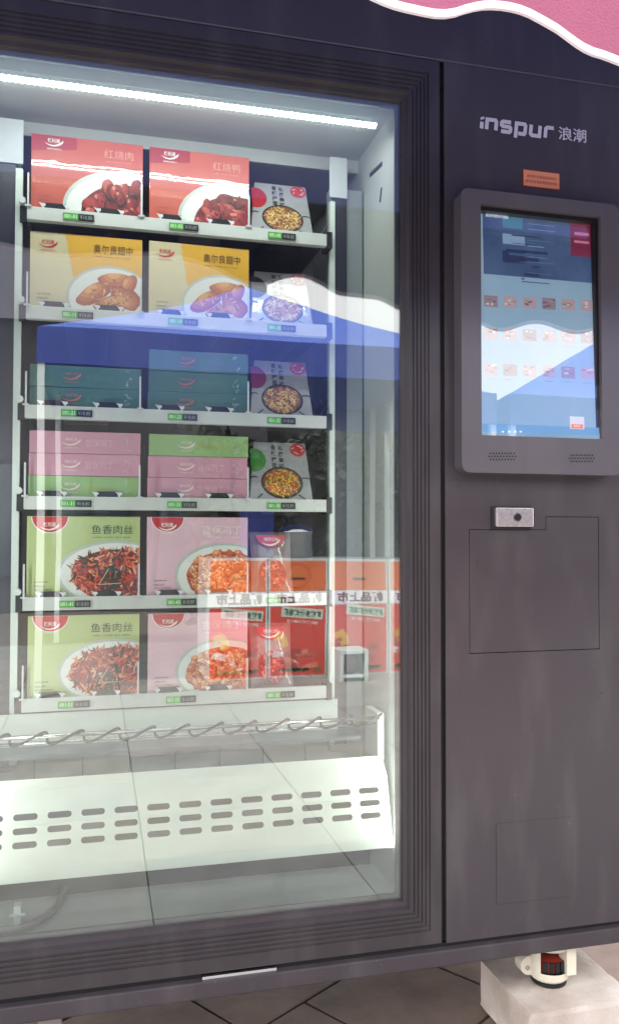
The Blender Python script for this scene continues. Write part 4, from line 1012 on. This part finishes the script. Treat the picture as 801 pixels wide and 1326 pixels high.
# ================================================================== ACROSS THE WAY (seen mirrored in the glass)
# poster fronted counters
CY = -4.75
bx = [RF(x, 850, CY).x for x in (268.5, 347, 423.5, 502, 581)]
zt_ = RF(400, 727, CY).z; z_o = RF(400, 765, CY).z; z_w = RF(400, 783, CY).z; z_b = RF(400, 887, CY).z
z_b = max(z_b, .02)
food_lab = ['leftmost', 'second from the left', 'third from the left', 'rightmost']
OR = mat('poster_orange', (240, 122, 54), rough=.4, coat=.4, rgb2=(236, 108, 44), nscale=3); RD = mat('poster_red', (222, 60, 46), rough=.4, coat=.4, rgb2=(230, 78, 56), nscale=2)
for i in range(4):
    xl, xr = bx[i], bx[i+1]; o3 = ((xl+xr)/2, CY-.3, 0)
    t = thing('poster_counter', o3, 'counter with orange and red poster, %s mirrored in the glass' % food_lab[i], 'counter', 'poster fronted counters across the way')
    c = B(); c.box(xl+.004, xr-.004, CY-.6, CY, 0.0, zt_+.02); c.build('carcass', WHITE, t, o3, bevel=.004)
    c = B(); c.box(xl+.022, xr-.022, CY, CY+.004, z_o, zt_, 0); c.build('orange_panel', OR, t, o3)
    c = B(); n = 26; cxp = (xl+xr)/2; czp = (z_o+zt_)/2
    ribbon(c, [(cxp+.095*cos(2*pi*k/n), czp+.095*sin(2*pi*k/n)) for k in range(n+1)], .006, CY+.0055, 0)
    c.box(cxp-.06, cxp+.06, CY+.004, CY+.007, czp-.03, czp-.014, 1)
    put_text(c, '香肠', cxp+.05, czp-.008, CY+.0065, w=.10, h=.035, mi=2, faceback=True)
    c.build('round_mark', [mat('poster_orange_dark', (200, 64, 16), rough=.4), mat('poster_brown', (70, 26, 14), rough=.5), mat('poster_gold', (226, 150, 50), rough=.5)], t, o3)
    c = B(); c.box(xl+.012, xr-.012, CY, CY+.004, z_w, z_o-.004, 0); put_text(c, '新品上市', xr-.05, z_w+.012, CY+.006, w=(xr-xl)-.12, h=(z_o-z_w)-.026, mi=1, bold=.03, faceback=True)
    c.build('text_band', [mat('band_white', (250, 244, 250), rough=.4), mat('band_maroon', (110, 26, 60), rough=.4)], t, o3)
    c = B(); c.box(xl+.022, xr-.022, CY, CY+.004, z_b, z_w-.01, 0); c.build('poster', RD, t, o3)
    c = B(); hp = z_w-z_b
    tilt = RAD(6); Mx = Matrix.Translation((xr-.045, CY+.006, z_w-.10)) @ Matrix.Rotation(tilt, 4, 'Y')
    d_ = B(); d_.box(-.33, .0, -.0015, .0, -.02, .06, 0); c.add(d_, Mx, 0)
    d_ = B(); put_text(d_, '鲜嫩多汁烤香肠', -.012, -.006, .001, w=.30, h=.05, mi=1, bold=.03, faceback=True); c.add(d_, Mx, 1)
    d_ = B(); put_text(d_, '原味 黑椒 火爆上市', -.03, -.062, .001, w=.25, h=.026, mi=2, bold=.02, faceback=True); c.add(d_, Mx, 2)
    c.build('poster_title', [mat('title_pale', (206, 214, 196), rough=.4), mat('title_green', (30, 96, 66), rough=.4), mat('title_white', (240, 226, 226), rough=.4)], t, o3)
    c = B(); clp = (xl+.03, xr-.03, z_b+.01, z_w-.2)
    for k in range(9):
        xx = random.uniform(xl+.09, xr-.13); zz = z_b+.07+k*.016+random.uniform(-.02, .02); an = random.uniform(-.5, .5); l_ = random.uniform(.10, .16)
        ribbon(c, [(xx-l_/2*cos(an), zz-l_/2*sin(an)), (xx, zz+.006), (xx+l_/2*cos(an), zz+l_/2*sin(an))], .042, CY+.0056+k*.0002, k % 3)
    shreds(c, xl+.10, z_b+.27, .06, .05, 60, [0]*3, CY+.0075, .05, .02, clp)
    for k in range(14): 
        xx = random.uniform(xl+.05, xr-.1); ribbon(c, [(xx, z_b+.03), (xx+.02, z_b+.05), (xx+.05, z_b+.045)], .018, CY+.0085, 3)
    ribbon(c, [(xl+.05, z_b+.30), (xl+.11, z_b+.33), (xl+.15, z_b+.27)], .05, CY+.009, 4); ribbon(c, [(xl+.10, z_b+.24), (xl+.17, z_b+.26)], .04, CY+.0095, 4)
    ribbon(c, [(xl+.04, z_b+.18), (xl+.16, z_b+.16), (xl+.26, z_b+.05)], .05, CY+.0054, 5)
    c.build('sausage_picture', [mat('saus_a', (206, 96, 80), rough=.35), mat('saus_b', (226, 130, 104), rough=.35), mat('saus_c', (176, 66, 56), rough=.35), mat('saus_leaf', (60, 120, 50), rough=.5), mat('saus_yellow', (232, 176, 50), rough=.5), mat('saus_plate', (232, 222, 222), rough=.4)], t, o3)
# steel pot on the counter
q0, q1 = RF(362, 700, CY-.25), RF(405, 700, CY-.25); pr = (q1.x-q0.x)/2; pc = ((q0.x+q1.x)/2, CY-.25, zt_+.0205)
ph = RF(383, 683, CY-.25).z-pc[2]
t = thing('steel_pot', pc, 'shiny steel pot with domed lid on the counter, mirrored in the glass', 'pot')
c = B(); c.lathe(pc, [(0, 0), (pr*.92, 0), (pr*.95, .01), (pr*.95, ph*.8), (pr, ph*.82)], 32); c.build('pot_body', STEEL, t, pc, smooth=True)
c = B(); c.lathe(pc, [(pr*1.02, ph*.82), (pr*1.0, ph*.88), (pr*.8, ph), (pr*.4, ph*1.08), (0, ph*1.1)], 32); c.build('lid', CHROME, t, pc, smooth=True)
c = B(); c.lathe(pc, [(.0, ph*1.09), (.012, ph*1.1), (.014, ph*1.16), (.03, ph*1.2), (.03, ph*1.26), (0, ph*1.28)], 16); c.build('lid_knob', BLACKP, t, pc, smooth=True)
# small white display stand before the counters
q0, q1, q2 = RF(437, 888, CY+.25), RF(473, 845, CY+.25), RF(455, 850, CY+.25)
o3 = (q2.x, CY+.2, 0); t = thing('display_stand', o3, 'small white open stand with a brown pot inside, mirrored before the counters', 'stand')
c = B(); hs = q1.z
for a_, b2 in ((q0.x, q0.x+.03), (q1.x-.03, q1.x)): c.box(a_, b2, CY+.06, CY+.3, 0, hs)
c.box(q0.x, q1.x, CY+.06, CY+.3, hs+.001, hs+.03); c.box(q0.x+.031, q1.x-.031, CY+.06, CY+.3, .03, .05); c.build('frame', WHITE, t, o3, bevel=.003)
c = B(); c.lathe(((q0.x+q1.x)/2, CY+.18, .05), [(0, 0), (.04, 0), (.07, .06), (.065, .12), (.05, .15), (0, .15)], 20); c.build('brown_pot', mat('pot_brown', (120, 66, 50), rough=.5), t, o3, smooth=True)
# blue crate
q0, q1 = RF(312, 690, CY-.3), RF(352, 690, CY-.3); cz_ = RF(330, 662, CY-.3).z
o3 = ((q0.x+q1.x)/2, CY-.3, zt_+.0205)
t = thing('storage_crate', o3, 'deep blue plastic crate beside the steel pot, mirrored in the glass', 'crate')
c = B(); c.box(q0.x, q1.x, CY-.42, CY-.18, zt_+.0205, cz_); c.build('crate_body', mat('crate_blue', (24, 48, 140), rough=.45, noise=.2), t, o3, bevel=.01)
c = B()
for k in range(3): c.box(q0.x-.006, q1.x+.006, CY-.426, CY-.174, zt_+.06+k*.06, zt_+.07+k*.06)
c.build('crate_rib', mat('crate_blue_rim', (34, 62, 160), rough=.45), t, o3)

# blue tent
TBL = mat('tent_blue', (70, 104, 206), rough=.6, noise=.12, nscale=2, bump=.2, bscale=60)
TY0 = -4.35; TY1 = -7.35
l = RF(50, 445, TY0); r = RF(640, 460, TY0)
zf0, zf1 = RF(120, 472, TY0).z, RF(300, 437, TY0).z
zpk = RF(345, 374, (TY0+TY1)/2).z
TW = r.x-l.x
def tent_at(xl, xr, label, zp):
    pk = Vector(((xl+xr)/2, (TY0+TY1)/2, zp)); o3 = (pk.x, pk.y, 0)
    tent = thing('market_tent', o3, label, 'tent', 'blue market tents across the way')
    c = B(); cor = [(xl, TY0, zf1), (xr, TY0, zf1), (xr, TY1, zf1), (xl, TY1, zf1)]
    for i in range(4):
        A_, B2 = Vector(cor[i]), Vector(cor[(i+1) % 4]); n = 8
        for a_ in range(n):
            for k in range(6):
                def pp_(u_, v_): e_ = A_.lerp(B2, u_); q_ = e_.lerp(pk, v_); q_.z -= .10*sin(pi*v_)*(.5+.5*sin(pi*u_)); return q_
                c.face([pp_(a_/n, k/6), pp_((a_+1)/n, k/6), pp_((a_+1)/n, (k+1)/6), pp_(a_/n, (k+1)/6)], 0)
    c.build('roof', TBL, tent, o3)
    th_ = .004; fm = mat('tent_blue_deep', (60, 84, 178), rough=.6, noise=.15, nscale=3)
    for bx_ in ((xl, xr, TY0, TY0+th_), (xl, xr, TY1-th_, TY1), (xl-th_, xl, TY1, TY0), (xr, xr+th_, TY1, TY0)):
        c = B(); c.box(*bx_, zf0, zf1+.002); c.build('fascia', fm, tent, o3)
    for x_, y_ in ((xl+.03, TY0-.03), (xr-.03, TY0-.03), (xr-.03, TY1+.03), (xl+.03, TY1+.03)):
        c = B(); c.box(x_-.025, x_+.025, y_-.025, y_+.025, 0, zf1); c.build('pole', mat('tent_pole_white', (226, 228, 230), rough=.4), tent, o3)
tent_at(l.x, r.x, 'blue peaked market tent above the poster counters, mirrored in the glass', zpk)
tent_at(r.x+.12, r.x+.12+TW, 'second blue market tent further right, mirrored in the touch screen', zpk+.1)
# shop front behind the tent
o3 = (0, -11, 0)
sb_ = thing('shop_building', o3, 'low grey shop building behind the blue tent, mirrored in the glass', 'building')
lx0 = RF(-300, 500, -11).x; lx1 = RF(345, 500, -11).x
zs0, zs1 = RF(100, 418, -11).z, RF(100, 285, -11).z
c = B(); c.box(lx0, lx1, -14, -11, 0, zs0); c.build('wall', mat('shop_dark', (74, 74, 80), rough=.8, noise=.2, nscale=1, bump=.2, bscale=8), sb_, o3)
c = B(); c.box(lx0-.05, lx1+.0, -14, -10.9, zs0+.002, zs1); c.build('parapet', mat('parapet_pale', (128, 128, 140), rough=.8, noise=.2, nscale=1), sb_, o3)
for k in range(4):
    w0 = lx0+.5+k*(lx1-lx0-.6)/4
    c = B(); c.box(w0, w0+1.2, -11.0, -10.96, .5, 2.2); wn_ = c.build('window', BLACKP, sb_, o3)
    for xa_ in (.06, .63):
        c = B(); c.box(w0+xa_, w0+xa_+.51, -10.96, -10.95, .56, 2.14); c.build('pane', mat('far_pane', (60, 74, 82), rough=.1, coat=1), wn_, o3)
o3 = (8, -12.5, 0)
gw = thing('backing_wall', o3, 'long dark grey wall added behind the hedge to hide the sky, mirrored in the glass', 'wall')  # backing added to block sky showing through the hedge
c = B(); GWZ = RF(400, 446, -12.4).z; c.box(lx1+.02, lx1+16, -12.6, -12.4, 0, GWZ); c.build('masonry', mat('wall_dark', (62, 66, 62), rough=.9, noise=.3, nscale=2, bump=.3, bscale=10), gw, o3)
c = B(); c.box(lx1+.02, lx1+16, -12.66, -12.34, GWZ+.002, GWZ+.06); c.build('coping', mat('shop_dark', (74, 74, 80)), gw, o3)
# hedge row and boarded back of the tent
c = B(); hx0 = RF(250, 500, -9.2).x
hd = thing('hedge', (6, -9.4, 0), 'tall dense dark green hedge behind the tent, mirrored in the glass', 'hedge')
for k in range(5):
    c.tube([(hx0+.6+k*2.2, -9.4, 0), (hx0+.6+k*2.2, -9.4, 1.4)], .05, 6)
c.build('stem', mat('bark', (72, 58, 46), rough=.9, noise=.4, nscale=20), hd, (6, -9.4, 0), kind='stuff')
c = B()
for k in range(9000):
    x = random.uniform(hx0, hx0+11); z = random.uniform(.03, 2.55+.12*sin(x*2.1)+.08*sin(x*5)); y = -9.4+random.uniform(-.3, .3)
    a_ = Vector((random.gauss(0, 1), random.gauss(0, 1), random.gauss(0, 1))).normalized()*.11; b2 = Vector((random.gauss(0, 1), random.gauss(0, 1), random.gauss(0, 1))).normalized()*.08
    p_ = Vector((x, y, z)); c.face([p_-a_, p_+b2, p_+a_, p_-b2], random.randrange(3))
c.build('foliage', [mat('hedge_%d' % i, c_, rough=.6) for i, c_ in enumerate(((34, 46, 34), (40, 54, 38), (28, 38, 30)))], hd, (6, -9.4, 0), kind='stuff')
# trees at the right of it
LEAF = [mat('leaf_%d' % i, c_, rough=.6) for i, c_ in enumerate(((34, 54, 34), (42, 62, 38), (28, 44, 30)))]
BARK = mat('bark', (72, 58, 46), rough=.9, noise=.4, nscale=20)
tx_l = [(5.4, -10.5, 1.25, 2.5), (7.9, -9.8, 1.3, 2.4), (10.6, -11.4, 1.5, 2.9), (3.2, -12.5, 1.2, 2.4)]
labs = ['bushy green tree straight behind the tent, mirrored', 'bushy tree right of the tent, mirrored', 'broadest bushy tree farthest to the right, mirrored', 'bushy tree farthest back beside the shop, mirrored']
for (tx, ty, cr_, hgt), l_ in zip(tx_l, labs):
    o3 = (tx, ty, 0); t = thing('bushy_tree', o3, l_, 'tree', 'trees behind the tent')
    c = B(); c.tube([(tx, ty, 0), (tx+.05, ty, hgt*.35), (tx-.04, ty+.05, hgt*.7)], .1, 8, rads=(.13, .10, .05))
    for k in range(6):
        a_ = k*1.05; c.tube([(tx, ty, hgt*(.3+.05*k)), (tx+cr_*.55*cos(a_), ty+cr_*.55*sin(a_), hgt*(.55+.06*k))], .03, 6, rads=(.045, .015))
    c.build('trunk', BARK, t, o3)
    c = B(); cl = [(random.gauss(0, .45)*cr_, random.gauss(0, .45)*cr_, hgt*random.uniform(.35, .95)) for _ in range(16)]
    for k in range(2600):
        q = random.choice(cl); s_ = .3*cr_
        x, y, z = tx+q[0]+random.gauss(0, s_*.6), ty+q[1]+random.gauss(0, s_*.6), q[2]+random.gauss(0, s_*.5)
        if z > hgt or z < .2: continue
        a_, b2 = Vector((random.gauss(0, 1), random.gauss(0, 1), random.gauss(0, 1))).normalized()*.07, Vector((random.gauss(0, 1), random.gauss(0, 1), random.gauss(0, 1))).normalized()*.05
        p_ = Vector((x, y, z)); c.face([p_-a_, p_+b2, p_+a_, p_-b2], random.randrange(3))
    c.build('crown', LEAF, t, o3)
